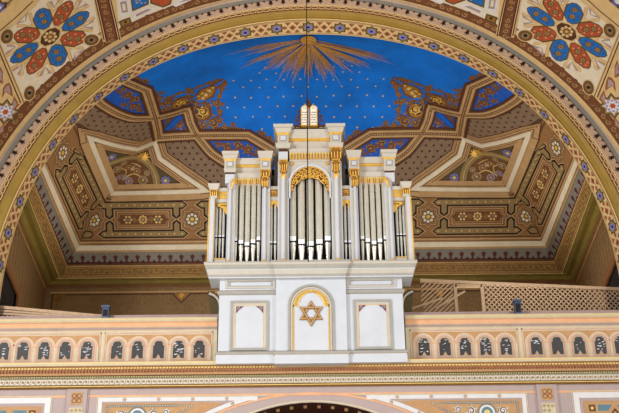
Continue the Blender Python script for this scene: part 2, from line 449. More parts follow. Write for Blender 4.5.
        Pn.poly(star_pts(*SQ(145, 157), .17, 8, .35), .014, 'gold')
        # brown starred cell
        cellp = SQs([(162, 140), (166, 155), (185, 169), (211, 187), (240, 200), (302, 205), (302, 186), (256, 178), (238, 173), (222, 166), (208, 156), (200, 147), (194, 139)])
        Pn.poly(cellp, .004, 'cell'); Pn.strip(cellp, .1, .006, 'dbrown', closed=True)
        Pn.strip(cellp, .035, .008, 'dolive', closed=True)
        for i in range(40):
            for j in range(20):
                x = 1.5+i*.22+(j % 2)*.11; y = qy(205)+j*.17
                if inside((x, y), cellp): Pn.poly(star_pts(x, y, .05, 5, .5, .3*i), .008, 'cellstar')
        # blue cells: painted scrolls
        def scr(x, y, r, a, d, m='goldd', off=.008, P=Pn):
            s_, q_ = SQ(x, y); P.scroll(s_, q_, r*.03, a, d, off, m)
        cell1 = SQs([(163, 134), (193, 132), (187, 118), (184, 112)])
        Pn.poly(cell1, .003, 'blue2')
        scr(180, 126, 3.4, 0, 1); scr(186, 130, 2.2, 2, -1); Pn.vine(SQs([(168, 131), (174, 129), (179, 124), (184, 119)]), .06, .009, 'rust')
        cell2 = SQs([(204, 139), (246, 138.5), (268, 151), (290, 166), (256, 168), (232, 161), (218, 153)])
        Pn.poly(cell2, .003, 'blue2')
        for a in ((228, 148, 4.6, 1, 1), (238, 146, 4.2, 3, -1), (248, 150, 4.6, 0, 1), (219, 145, 2.6, 2, 1), (258, 152, 3, 4, -1), (236, 155, 3, 2, 1)): scr(*a)
        Pn.vine(SQs([(214, 143), (224, 144), (233, 150), (243, 147), (254, 155), (264, 157)]), .06, .009, 'rust')
        for a in ((202.5, 111.5, 9, 2.2, 1), (213, 123, 5, 1, -1), (204, 125, 4, 2, 1), (225, 126, 3, 0, -1), (233.5, 124.5, 2.6, 1.5, 1), (216.5, 103, 3.6, 1, -1), (220, 112, 2.6, 0, 1), (222, 89, 3, 0, 1), (219, 96, 2.6, 2, -1), (208, 105, 3, 1, 1), (196, 121, 3.4, 2, -1), (199, 129, 2.6, 0, 1), (220, 120, 3, 3, 1), (240, 129, 2.2, 2, 1), (214, 131, 2.2, 1, 1), (225, 84, 2.2, 1, -1), (222, 104, 2.4, 2, 1), (196, 104, 3, 3, -1)):
            scr(*a)
        scr(202.5, 111.5, 4.6, 0, -1, 'star', .011)
        Pn.strip(circ(*SQ(202.5, 111.5), .27, 20), .05, .009, 'brown', closed=True)
        cup = SQs([(203, 85), (212, 83.5), (216, 89), (213, 96), (205, 100), (194, 100)]); Pn.poly(cup, .01, 'goldd')
        for k in range(4): Pn.poly(star_pts(*SQ(203+k*3.2, 98-k*3.6), .05, 5, .5), .015, 'goldp')
        Pn.strip(SQs([(212, 83.5), (216, 89), (213, 96), (205, 100)]), .05, .012, 'rust')
        Pn.strip(smooth_line(SQs([(206, 88), (210, 90), (209, 94), (204, 96)])), .045, .013, 'star')
        for pts in ([(195, 118), (198, 128), (207, 130), (219, 128), (231, 128), (240, 129)], [(211, 100), (217, 106), (221, 114), (215, 118), (209, 121)], [(206, 102), (201, 104)], [(216, 88), (222, 84), (226, 80)], [(226, 80), (221, 92), (218, 100)]):
            Pn.vine(SQs(pts), .07, .007, 'rust')
        for a in ((262, 134.5, 3.2, 0, 1), (268, 138, 3, 1, -1), (272, 142, 2.6, 3, 1), (276, 146, 3, 3, 1)): scr(*a)
        Pn.vine(SQs([(257, 131), (263, 134), (270, 141), (279, 147)]), .06, .008, 'rust')
        # ribs
        Pr = Paint(ribs, fn, .16)
        for ln in (rib_C, rib_D):
            l = SQs(ln)
            if ln is rib_C: l = smooth_line(l, 3)
            Pr.strip(l, .36, .0, 'dbrown', raise_=.03); Pr.strip(l, .26, .03, 'brown', raise_=.012); Pr.strip(l, .21, .03, 'tan2', raise_=.025); Pr.strip(l, .085, .062, 'brown'); Pr.dots(l, .07, .018, .065, 'cream', 4)
# stars on the blue, back gore in (X,q)
def backfn(x, q, off=0.):
    Y, Z, ty, tz = at_q(q); return (x, Y-tz*off, Z+ty*off)
Pb = Paint(vault, backfn, .3)
ng = 0
blk = [SQs([(187, 108), (184, 95), (208, 80), (228, 80), (224, 105), (242, 128), (242, 135), (192, 140)])]
j = 0
q = qy(128, 300)
while q < QM-.5:
    st = .40+.0*j
    for i in range(-12, 13):
        x = (i+.5*(j % 2))*.45+random.uniform(-.03, .03)
        Y = at_q(q)[0]
        s_ = KX*(Y-YA)-abs(x)
        if s_ < .25 or inside((XC-abs(x), q), blk[0]): continue
        Pb.poly(star_pts(x, q+random.uniform(-.03, .03), .036, 4, .5, random.random()), .006, 'star')
    q += .34-.012*j; j += 1
# sun rays laid on the vault crown
def hz(X, Y):
    X = abs(X); yb = max(Y, YA); ys = YA+X/KX
    yq = max(yb, ys); yq = min(yq, YC)
    lo, hi = 0., QM
    for _ in range(24):
        m = (lo+hi)/2
        if at_q(m)[0] > yq: lo = m
        else: hi = m
    return at_q(lo)[1]
def planfn(x, y, off=0.): return (x, y, hz(x, y)-off)
Pp = Paint(vault, planfn, .2)
def ray_px(x, y):      # photo pixel -> plan point on the vault
    u, v = ideal(x, y); dy = (206.5-v)/F
    d = (u/F, cT-dy*sT, sT+dy*cT); lo, hi = 18., 30.
    for _ in range(30):
        m = (lo+hi)/2
        if CZ+d[2]*m < hz(d[0]*m, -D+d[1]*m): lo = m
        else: hi = m
    return d[0]*lo, -D+d[1]*lo
tips = [(232, 53), (390, 60), (241, 67), (245, 55), (262, 71), (266, 62), (279, 78), (284, 66), (292, 82), (298, 72), (301, 70), (311, 76), (318, 70), (326, 81), (331, 69), (338, 78), (344, 66), (352, 71), (358, 60), (372, 66), (368, 54), (388, 60), (254, 60), (307, 80), (287, 73), (272, 68), (333, 74), (346, 61), (363, 64), (378, 57)]
for i, (x, y) in enumerate(tips):
    px, py = ray_px(x, y); L = math.hypot(px, py-YA); d = (px/L, (py-YA)/L); n = (-d[1], d[0])
    for k in (-2, -1, 0, 1, 2):
        LL = L*(1.12-.10*abs(k)-.16*((i*2+k) % 3)/2); w = .0032*L+.007+.003*((i*3+k) % 3); c = k*.021*L
        P0 = (0+d[0]*.1, YA+d[1]*.1)
        pts = []; N = 8
        up = []; dn = []
        for jx in range(N+1):
            t = jx/N; ww = w*(.4+.8*t)*(1-max(0, t-.8)*4.6)
            cx = P0[0]+d[0]*(LL-.1)*t+n[0]*c*t; cy = P0[1]+d[1]*(LL-.1)*t+n[1]*c*t
            up.append((cx+n[0]*ww*.5, cy+n[1]*ww*.5)); dn.append((cx-n[0]*ww*.5, cy-n[1]*ww*.5))
        off = .012+.0006*(i*5+k)
        vault.add([planfn(*p, off) for p in up]+[planfn(*p, off) for p in dn], [(a, a+1, a+N+2, a+N+1) for a in range(N)], 'ray')
Pp.poly(circ(0, YA+.0, .2, 16), .07, 'ray')
for dx, dy in ((-.14, .16), (.14, .16), (0, .3)):
    Pp.poly(circ(dx, YA+dy, .05, 3), .075, 'lilac'); 
vault.build('ceiling', kind='structure')
mould.build('trim_1', kind='structure'); ribs.build('trim_2', kind='structure'); frames.build('trim_3', kind='structure')
# ---------------------------------------------------------------- gallery walls + cornice
ZC = prof[0][2]
olive = MB()
YW, XW = 7.35, 7.80
Zb = WZ(286.0, YW)
# olive cove: from wall up and out to the ochre border
cove = [(0.0, Zb), (.04, Zb+.05), (.04, Zb+.09), (.10, Zb+.10), (.18, Zb+.18), (.33, (Zb+ZC)/2+.05), (.42, ZC-.02), (.46, ZC-.02)]
for (a, za), (b, zb) in zip(cove[:-1], cove[1:]):
    m = 'brown' if za < Zb+.08 else 'olive'
    ya, yb = YW-a, YW-b; xa, xb = XW-a, XW-b
    olive.add([(-xa, ya, za), (xa, ya, za), (xb, yb, zb), (-xb, yb, zb)], [(0, 1, 2, 3)], m)
    for sg in (-1, 1):
        olive.add([(sg*xa, ya, za), (sg*xa, .45, za), (sg*xb, .45, zb), (sg*xb, yb, zb)], [(0, 1, 2, 3)], m)
n_ol = len(olive.v)
for f in corn.f: olive.f.append([i+len(olive.v) for i in f])
mi0 = [olive.mi(m) for m in corn.ms]
olive.m += [mi0[k] for k in corn.m]; olive.sm += corn.sm; olive.v += corn.v
olive.v = [((p[0]-(1 if p[0] > 0 else -1)*.11*(YW-p[1]), p[1], p[2]) if i < n_ol and abs(p[0]) > 7 and p[1] < .46 else p) for i, p in enumerate(olive.v)]
olive.build('trim_4', kind='structure')
def flatB(x, z, off=0.): return (x, YW-off, z)
wb = MB(); wb.box(-XW-.2, XW+.2, YW, YW+.3, 0, ZC+.3, 'paper')
P = Paint(wb, flatB, .6)
zl = WZ(292.5, YW)
for sg in (-1, 1):
    P.strip([(sg*7.6, 8), (sg*7.6, zl), (sg*4.05, zl), (sg*3.95, zl-.12), (sg*3.8, zl-.28), (sg*3.65, zl-.12), (sg*3.55, zl), (sg*.5, zl)], .035, .006, 'dbrown')
    P.strip([(sg*7.66, zl+.07), (sg*.5, zl+.07)], .05, .006, 'tan2')
    P.poly([(sg*4.0, zl), (sg*3.8, zl-.24), (sg*3.6, zl)], .008, 'goldd'); P.scroll(sg*3.8, zl-.06, .07, 0, 1, .01, 'gold')
    P.poly([(sg*7.55, zl), (sg*7.2, zl), (sg*7.45, zl-.2), (sg*7.55, zl-.5)], .008, 'goldd'); P.scroll(sg*7.42, zl-.12, .09, 0, 1, .01, 'rust')
wb.build('wall_back', kind='structure')
for sg, nm in ((-1, 'left'), (1, 'right')):
    w = MB(); x0, x1 = sg*XW, sg*(XW+.3)
    # side wall with a dark gabled doorway into the stair: opening y in [dy0,dy1]
    dy0, dy1 = 1.2, 3.4
    zt = WZ(293.5, 3.4); zr = zt+(WZ(270.5, 1.96)-zt)/(3.4-1.96)*(3.4-1.2)
    w.box(x0, x1, .4, dy0, 0, ZC+.3, 'paper'); w.box(x0, x1, dy1, YW+.3, 0, ZC+.3, 'paper')
    v = [(dy0, zr), (dy1, zt), (dy1, ZC+.3), (dy0, ZC+.3)]
    w.add([(x0, a, b) for a, b in v]+[(x1, a, b) for a, b in v], [(0, 1, 2, 3), (7, 6, 5, 4), (0, 4, 5, 1)], 'paper')
    def flatS(y, z, off=0., s=sg): return (s*(XW-off), y, z)
    P = Paint(w, flatS, .6)
    P.strip([(YW-.25, 8.), (YW-.25, Zb-.12), (.6, Zb-.12)], .05, .006, 'goldd'); P.strip([(YW-.2, Zb-.04), (.6, Zb-.04)], .05, .006, 'tan2')
    w.v = [(p[0]-sg*.11*(YW-p[1]), p[1], p[2]) for p in w.v]
    w.build('wall_'+nm, kind='structure')
    d = MB()
    P = Paint(d, flatS, .6)
    P.strip([(dy1-.1, 7.), (dy1-.1, zt+.06), (dy0, zr+.05)], .2, .0, 'woodd', raise_=.05)
    d.box(sg*(XW+.05), sg*(XW+.8), dy0-.1, dy1+.1, 6, zr+.3, 'dark')
    d.v = [(p[0]-sg*.11*(YW-p[1]), p[1], p[2]) for p in d.v]
    d.build('door_%d' % (1 if sg < 0 else 2), kind='structure')
# ================================================================ ARCH
CZA = 8.55
def arc(phi, R, Y, eps=.007):
    r = R*(1-eps*math.cos(4*phi)); return (r*math.sin(phi), Y, CZA+r*math.cos(phi))
def arch_fn(a0, b0, eps=.007):
    """maps (phi*7, r) on the plane Y=0"""
    def fn(a, r, off=0.): return arc(a/7., r, -off, eps)
    return fn
NP = 120; P0 = PI/2
soff = MB()
def ringsurf(mb, A, B, m, eA=.007, eB=.007):
    va = [arc(-P0+2*P0*i/NP, A[0], A[1], eA) for i in range(NP+1)]; vb = [arc(-P0+2*P0*i/NP, B[0], B[1], eB) for i in range(NP+1)]
    mb.add(va+vb, [(i, i+1, i+NP+2, i+NP+1) for i in range(NP)], m, True)
    for sg in (0, NP):      # carry straight down as jambs
        a, b = va[sg], vb[sg]
        mb.add([a, b, (b[0], b[1], 6.9), (a[0], a[1], 6.9)], [(0, 1, 2, 3)], m)
# soffit band
def soffn(a, w, off=0.):     # a arc length, w 0 (front) .. 1 (back)
    R = 7.0-.05*w-off; e = .007+.011*w; return arc(a/7., R, .45*w, e)
ringsurf(soff, (7.0, 0), (6.95, .45), 'cream', .007, .018)
Ps = Paint(soff, soffn, .4)
am = 7*P0
def along(P, w0, w1, off, m): P.strip([(-am, (w0+w1)/2), (am, (w0+w1)/2)], abs(w1-w0), off, m, L=.18)
per = .79
n = int(am/per)
# the w-axis is 0.5 m long: shapes are given in metres and squashed
def sw(pts): return [(a, .5+b/.5) for a, b in pts]
for k in range(-n, n+1):
    c = k*per
    Ps.poly(sw(star_pts(c, 0, .2, 8, .74)), .004, 'dolive'); Ps.poly(sw(star_pts(c, 0, .145, 8, .7)), .006, 'strap')
    Ps.poly(sw(circ(c, 0, .085, 10)), .008, 'lilac'); Ps.poly(sw(circ(c, 0, .038, 8)), .01, 'black')
    d = c+per/2
    Ps.poly(sw([(d-.09, 0), (d, .095), (d+.09, 0), (d, -.095)]), .004, 'redbr'); Ps.poly(sw(star_pts(d, 0, .035, 4)), .006, 'dbrown')
    for sx in (-1, 1):
        for sy in (-1, 1):
            Ps.poly(sw([(d+sx*.03, sy*.175), (d+sx*.19, sy*.175), (d+sx*.115, sy*.06)]), .004, 'redbr')
        Ps.poly(sw([(d+sx*.125, 0), (d+sx*.2, .07), (d+sx*.23, 0), (d+sx*.2, -.07)]), .004, 'redbr')
along(Ps, .0, .035, .006, 'brown'); along(Ps, .08, .1, .006, 'brown'); along(Ps, .9, .92, .006, 'brown')
ringsurf(soff, (6.95, .45), (7.6, .5), 'dbrown', .018, .018)
soff.build('trim_5', kind='structure')
fac = MB()
for A, B, m in (((7.0, 0), (7.018, -.01), 'cream'), ((7.018, -.01), (7.08, .02), 'olive2'), ((7.08, .02), (7.18, .02), 'olive2'), ((7.18, .02), (7.245, -.04), 'olive2'),
                ((7.245, -.04), (7.375, -.05), 'rust'), ((7.375, -.05), (7.39, -.06), 'cream'), ((7.39, -.06), (7.57, -.06), 'pink'), ((7.57, -.06), (7.62, -.03), 'grey'),
                ((7.62, -.03), (7.70, -.05), 'grey'), ((7.70, -.05), (7.76, -.12), 'pink'), ((7.76, -.12), (7.80, -.14), 'cream')):
    ringsurf(fac, A, B, m)
def facfn(a, r, off=0.): return arc(a/7.3, r, -.06-off)
Pf = Paint(fac, facfn, .4)
al = 7.3*P0
stp = .17; N = int(al/stp)
for k in range(-N, N):
    c = k*stp
    Pf.strip([(c, 7.275), (c+.05, 7.275), (c+.11, 7.345), (c+.17, 7.345)], .022, .004, 'cream', L=.2)
    Pf.strip([(c, 7.345), (c+.05, 7.345), (c+.11, 7.275), (c+.17, 7.275)], .022, .004, 'cream', L=.2)
stp = .30; N = int(al/stp)
for k in range(-N, N+1):
    c = k*stp
    Pf.poly(star_pts(c, 7.495, .075, 5, .5, -PI/2), .004, 'cellstar'); Pf.poly([(c-.02, 7.5), (c+.02, 7.5), (c+.03, 7.58), (c-.03, 7.58)], .004, 'cellstar')
    Pf.poly([(c+.11, 7.58), (c+.19, 7.58), (c+.15, 7.53)], .004, 'cellstar')
fac.build('trim_6', kind='structure')
# ---- outer painted splay of the great arch (a funnel that comes forward)
KF = 1.15; RF = 7.80
def outfn(x0, z0, off=0.):
    rho = math.hypot(x0, z0-CZA); Y = -.14-KF*max(rho-RF, 0)-off
    k = (D+Y)/D
    return (x0*k, Y, CZ+(z0-CZ)*k)
def OX(x, y):
    u, v = ideal(x, y); return (WX(u, v, 0), WZ(v, 0))
out = MB()
radii = [RF+(12.6-RF)*i/14 for i in range(15)]
for i in range(14):
    vs = []
    for r in (radii[i], radii[i+1]):
        vs += [outfn(r*math.sin(-P0+2*P0*j/80), CZA+r*math.cos(-P0+2*P0*j/80)*(1), 0) for j in range(81)]
    out.add(vs, [(j, j+1, j+82, j+81) for j in range(80)], 'cream', True)
def opol(a, r, off=0.): 
    p = a/8.; rr = r*(1-.007*math.cos(4*p)); return outfn(rr*math.sin(p), CZA+rr*math.cos(p), off)
Po = Paint(out, opol, .3)
ao = 8*P0
def oring(r, w, off, m): Po.strip([(-ao, r), (ao, r)], w, off, m, L=.2)
RG = 8.0
oring(8.0, .27, .004, 'dbrown'); oring(8.0, .23, .006, 'rust')
def guil(P, pts, off, r=.05, cols=('brown', 'strap', 'tan')):
    pts = dens(pts, .2)
    for i, p in enumerate(pts):
        P.strip(spiral(p[0], p[1], r*1.5, 1.1, (i % 2)*PI, 1 if i % 2 else -1, 8), .025, off, 'tan', L=.1)
        if i % 6 == 0: P.poly(circ(p[0], p[1], r*1.3, 8), off+.002, 'rust')
guil(Po, [(-ao, 8.0), (ao, 8.0)], .01)
oring(8.20, .02, .004, 'brown'); oring(8.27, .05, .004, 'dbrown')
Po.dots([(-ao, 8.27), (ao, 8.27)], .08, .015, .008, 'cream')
# direct paint in plane-equivalent coordinates, mirrored
for sg in (-1, 1):
    def ofn(x, z, off=0., s=sg): return outfn(s*x, z, off)
    Pd = Paint(out, ofn, .3)
    def L_(pts): return [(abs(OX(*p)[0]), OX(*p)[1]) for p in pts]
    # radial guilloche band between panels
    rb = L_([(99, -14), (103, 0), (108.5, 24), (112, 40)])
    Pd.strip(rb, .44, .012, 'cream'); Pd.strip(rb, .30, .014, 'maroon'); Pd.strip(rb, .22, .016, 'rust'); guil(Pd, rb, .02)
    for dx in (-.19, .19):
        Pd.strip([(p[0]+dx, p[1]) for p in rb], .03, .015, 'dbrown')
    rb2 = L_([(-6, 36), (4, 60), (14, 84), (22, 103)])
    for dx, w, m in ((0, .16, 'cream'), (.03, .03, 'dbrown'), (-.05, .02, 'brown')):
        Pd.strip([(p[0]+dx, p[1]) for p in rb2], w, .012+(.004 if w < .1 else 0), m)
    # outer end of the first panel, upper left corner diagonal band
    d1 = L_([(-8, 28), (10, 13), (28, -4)])
    Pd.strip(d1, .36, .012, 'cream'); Pd.strip(d1, .16, .014, 'dolive'); Pd.strip([(p[0]+.17, p[1]+.17) for p in d1], .03, .016, 'dbrown'); Pd.strip([(p[0]-.15, p[1]-.15) for p in d1], .02, .016, 'dbrown')
    # large medallion with eight lozenges
    panel = L_([(-2, 40), (36, 6), (50, -14), (92, -10), (101, 42), (60, 72), (26, 101), (22, 99), (8, 64)])
    Pd.poly(panel, .004, 'cream2')
    c0 = L_([(50.2, 36.8)])[0]
    ang = math.radians(54); A1 = 37*.0238; A2 = 26*.0238
    e1 = (-math.cos(ang), math.sin(ang)); e2 = (-math.sin(ang), -math.cos(ang))     # in (|x|,z): |x| grows to the left
    def med(a, b): return (c0[0]+e1[0]*a*A1+e2[0]*b*A2, c0[1]+e1[1]*a*A1+e2[1]*b*A2)
    def medp(l): return [med(*p) for p in l]
    def rot(l, t): return [(a*math.cos(t)-b*math.sin(t), a*math.sin(t)+b*math.cos(t)) for a, b in l]
    for k in range(8):
        t = PI/8+k*PI/4
        for j, t2 in enumerate((0,)):
            # interlacing cream-gold straps
            [(Pd.strip(medp(rot([(.3, -.06*e), (.62, .35*e), (1.42, .30*e)], t)), w_, o_, m_)) for e in (1, -1) for w_, o_, m_ in ((.09, .0055, 'tan2'), (.055, .007, 'cream'))]
        lz = [(.40, 0), (.62, .25), (1.05, .27), (1.30, .12), (1.30, -.12), (1.05, -.27), (.62, -.25)]
        lz = [(.40, .08), (.62, .28), (1.05, .30), (1.28, .14), (1.34, 0), (1.28, -.14), (1.05, -.30), (.62, -.28), (.40, -.08)]
        Pd.poly(medp(rot(lz, t)), .008, 'dolive')
        lz2 = [(a*.93+.06, b*.84) for a, b in lz]
        Pd.poly(medp(rot(lz2, t)), .010, ('bluep', 'red')[k % 2])
        for (a, b) in ((.72, 0), (1.02, 0)):
            cc = med(*rot([(a, b)], t)[0]); Pd.poly(star_pts(*cc, .10, 8, .7), .012, 'dolive'); Pd.poly(star_pts(*cc, .07, 6, .6), .014, 'tan'); Pd.poly(circ(*cc, .03, 6), .016, 'brown')
        for (a, b) in ((.6, .1), (.6, -.1), (.85, .15), (.85, -.15), (1.12, .12), (1.12, -.12), (1.2, 0)):
            cc = med(*rot([(a, b)], t)[0]); Pd.poly(star_pts(*cc, .032, 4, .4, a*9), .013, 'cream' if k % 2 else 'dbrown')
        # grey-mauve spandrel triangles between the tips
        t3 = t+PI/8
        tri = [(1.28, 0), (1.5, .26), (1.5, -.26)] if k in (1, 5) else [(1.08, 0), (1.42, .2), (1.42, -.2)]
        if k in (0, 2, 4, 6, 1, 5, 3, 7):
            Pd.poly(medp(rot(tri, t3)), .006, 'mauve'); Pd.poly(medp(rot([(a*.8+.28, b*.5) for a, b in tri], t3)), .008, 'cream2')
    Pd.poly(medp(rot(star_pts(0, 0, .36, 8, .86), PI/8)), .009, 'dbrown'); Pd.strip(medp(rot(circ(0, 0, .36, 8), PI/8)), .04, .01, 'cream', closed=True)
    Pd.flower(*c0, .19, .012, 'cream', 'tan', 8); Pd.flower(*c0, .1, .014, 'redbr', 'star', 6)
    for (x, y, rx, ry, an) in ((7, 36.5, 6, 8.5, .2), (91.5, 40, 7.3, 6.4, 0), (29.5, 93, 5.2, 8, .3)):
        c = L_([(x, y)])[0]
        for k2, m in ((1.16, 'cream'), (1.0, 'dolive'), (.85, 'brown'), (.55, 'strap')):
            Pd.poly(circ(c[0], c[1], rx*.024*k2, 16, ry*.024*k2), .012+.03*(1.2-k2), m)
        Pd.poly(star_pts(*c, .07, 6, .5), .04, 'black')
    # next panel towards the crown
    p2 = L_([(116, -6), (119, 30), (124, 29), (146, 20), (172, 11), (200, 3), (215, -8)])
    Pd.poly(p2, .004, 'cream2')
    for pts, m, of in (([(118, 0), (129, 0), (131, 14), (121, 17)], 'marble', .008), ([(120, 2), (126.5, 1), (128, 12), (122, 13)], 'mauve', .01), ([(122, 4), (125, 4), (126, 10), (123, 10.5)], 'cream2', .012),
                       ([(119, 21), (130, 17), (132, 23), (121, 28)], 'dolive', .008), ([(121, 22), (129, 19), (130, 22.5), (122, 26)], 'goldd', .01),
                       ([(131, -4), (148, -8), (148, 4), (133, 10.5)], 'bluep', .008), ([(151, -6), (174, -10), (170, 4), (163, 7), (151, 3)], 'red', .008),
                       ([(133, 13.5), (147, 7.5), (158, 8), (135, 19)], 'marble', .008), ([(135.5, 14.5), (147, 9), (152, 9.5), (136.5, 16.8)], 'mauve', .01),
                       ([(172, 5), (182, -4), (200, -4), (176, 7)], 'marble', .008), ([(178, 3), (186, -1), (194, -1)], 'mauve', .01)):
        Pd.poly(L_(pts), of, m)
        if m in ('bluep', 'red'):
            q_ = L_(pts); Pd.strip(q_, .04, of+.003, 'dolive', closed=True)
            cx = sum(p[0] for p in q_)/len(q_); cz = sum(p[1] for p in q_)/len(q_)
            for k in range(10): Pd.poly(star_pts(cx+random.uniform(-.14, .14), cz+random.uniform(-.09, .09), .03, 4, .4, k), of+.003, 'goldd' if m == 'red' else 'cream')
    c = L_([(125.5, 22)])[0]; Pd.poly(star_pts(*c, .05, 6, .5), .014, 'black')
    # star and chevrons at the lower outer corner
    p3 = L_([(-14, 66), (0, 68), (8, 85), (18, 106), (0, 132), (-14, 150)]); Pd.poly(p3, .004, 'cream')
    c = L_([(5.5, 112)])[0]
    Pd.poly(star_pts(*c, .36, 8, .68), .008, 'dolive'); Pd.poly(star_pts(*c, .29, 8, .68), .01, 'tan'); Pd.poly(star_pts(*c, .24, 8, .6), .012, 'marble')
    for k in range(8):
        a = 2*PI*k/8; Pd.poly(circ(c[0]+.14*math.cos(a), c[1]+.14*math.sin(a), .03, 6), .014, 'lilac')
    Pd.poly(star_pts(*c, .09, 6, .6), .016, 'red')
    for pts in ([(6, 84), (11, 82), (13, 97), (6, 92), (2, 98), (3, 88)], [(14, 96), (19, 104), (12, 114), (12, 103)], [(0, 66), (3, 72), (3, 84), (-3, 82)], [(0, 128), (5, 122), (4, 132), (-4, 138)]):
        Pd.poly(L_(pts), .008, 'redbr'); cc = L_(pts); mx = sum(p[0] for p in cc)/len(cc); mz = sum(p[1] for p in cc)/len(cc)
        Pd.poly([(mx+(a-mx)*.6, mz+(b-mz)*.6) for a, b in cc], .01, 'mauve')
    # rosette at the top-left corner
    c = L_([(-1, 8)])[0]; Pd.poly(star_pts(*c, .26, 8, .7), .008, 'dolive'); Pd.poly(circ(*c, .14, 8), .01, 'lilac'); Pd.poly(circ(*c, .07, 8), .012, 'marble')
    for pts in ([(8, 5), (14, 1), (14, 9)], [(-4, 18), (5, 18), (-2, 24)]): Pd.poly(L_(pts), .008, 'redbr')
out.build('wall_front', kind='structure')

# ================================================================ GALLERY FRONT
def Zp(v, Y=0.): return WZ(v, Y)
GX = 7.6
slab = MB(); slab.box(-XW, XW, .3, YW, 6.6, 6.85, 'stone'); slab.build('floor', kind='structure')
# entablature below the parapet (one long moulding)
ent = MB()
def z(v): return WZ(v, -.2)
pr = [(.0, WZ(385.5, 0)), (-.04, z(384.6), 'goldd'), (-.10, z(383.4), 'goldp'), (-.10, z(382.6), 'brown'), (-.12, z(381.8), 'pcream'), (-.14, z(376.6), 'pcream'), (-.20, z(376), 'green'), (-.20, z(374.2), 'brown'), (-.22, z(373.4), 'orange'), (-.24, z(370.6), 'orange'), (-.28, z(366.4), 'orange'), (-.34, z(365.4), 'pcream'), (-.36, z(363.2), 'goldp'), (-.36, z(362.2), 'goldp')]
ent.profx(-GX, GX, pr, .3, 'pcream')
def fe(x, zz, off=0.): return (x, -.145-off, zz)
P = Paint(ent, fe, 1.)
zc = z(379.1)
for i in range(-69, 70):
    x = i*.108
    P.strip(circ(x, zc, .044, 10), .016, .004, 'marble', closed=True); P.poly(circ(x, zc, .022, 8), .004, 'tan')
    P.poly([(x+.054, zc+.03), (x+.066, zc), (x+.054, zc-.03), (x+.042, zc)], .005, 'goldd')
def fe2(x, zz, off=0.): return (x, -.27-off, zz)
for i in range(-115, 116):
    x = i*.066
    ent.box(x-.013, x+.013, -.285, -.24, z(371.2), z(368.6), 'redbr')
    ent.box(x-.02, x+.02, -.30, -.26, z(368.2), z(366.8), 'goldp')
for i in range(-150, 151): ent.box(i*.05-.012, i*.05+.012, -.215, -.19, z(375.6), z(374.8), 'goldp')
ent.build('trim_7', kind='structure')
# lower wall with wide arch opening
low = MB()
zt = WZ(385.5, 0); zcr = WZ(402.5, 0); R = 3.5; cz = zcr-R; R2 = 4.95; cz2 = zcr+.19-R2
def lowring(mb, R0, R1, y, m, a=PI/2, n=60):
    vs = []
    for r in (R0, R1): vs += [(r*math.sin(-a+2*a*i/n), y, cz+r*math.cos(-a+2*a*i/n)) for i in range(n+1)]
    mb.add(vs, [(i, i+1, i+n+2, i+n+1) for i in range(n)], m)
xs = [-R*math.cos(PI*i/48) for i in range(49)]
for a, b in zip(xs[:-1], xs[1:]):
    za = cz+math.sqrt(max(R*R-a*a, 0)); zb_ = cz+math.sqrt(max(R*R-b*b, 0))
    low.add([(a, 0, za), (b, 0, zb_), (b, 0, zt), (a, 0, zt)], [(0, 1, 2, 3)], 'lav')
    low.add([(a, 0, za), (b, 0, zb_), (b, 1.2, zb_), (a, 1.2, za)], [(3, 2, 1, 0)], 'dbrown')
for sg in (-1, 1):
    low.add([(sg*R, 0, 0), (sg*9, 0, 0), (sg*9, 0, zt), (sg*R, 0, zt)], [(0, 1, 2, 3)], 'lav')
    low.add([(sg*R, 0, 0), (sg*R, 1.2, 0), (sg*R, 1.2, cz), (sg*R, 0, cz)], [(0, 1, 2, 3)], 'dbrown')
def lf(x, zz, off=0.): return (x, -off, zz)
P = Paint(low, lf, .5)
def rg(r, a0, a1): return [(r*math.sin(a0+(a1-a0)*i/40), cz+r*math.cos(a0+(a1-a0)*i/40)) for i in range(41)]
def rg2(r, a0, a1): return [(r*math.sin(a0+(a1-a0)*i/40), cz2+r*math.cos(a0+(a1-a0)*i/40)) for i in range(41)]
P.strip(rg(R+.03, -1.2, 1.2), .03, .01, 'pcream')
P.strip(rg2(R2, -1.2, 1.2), .045, .008, 'peach')
zz = WZ(394.2, 0)
P.strip([(-9, zz), (9, zz)], .05, .006, 'peach')
for i in range(28):
    a = -1.1+2.2*i/27; x, zq = (R-.0)*math.sin(a), cz+(R-.0)*math.cos(a)
    low.box(x-.035, x+.035, .25, .33, zq-.05, zq+.02, 'orange')
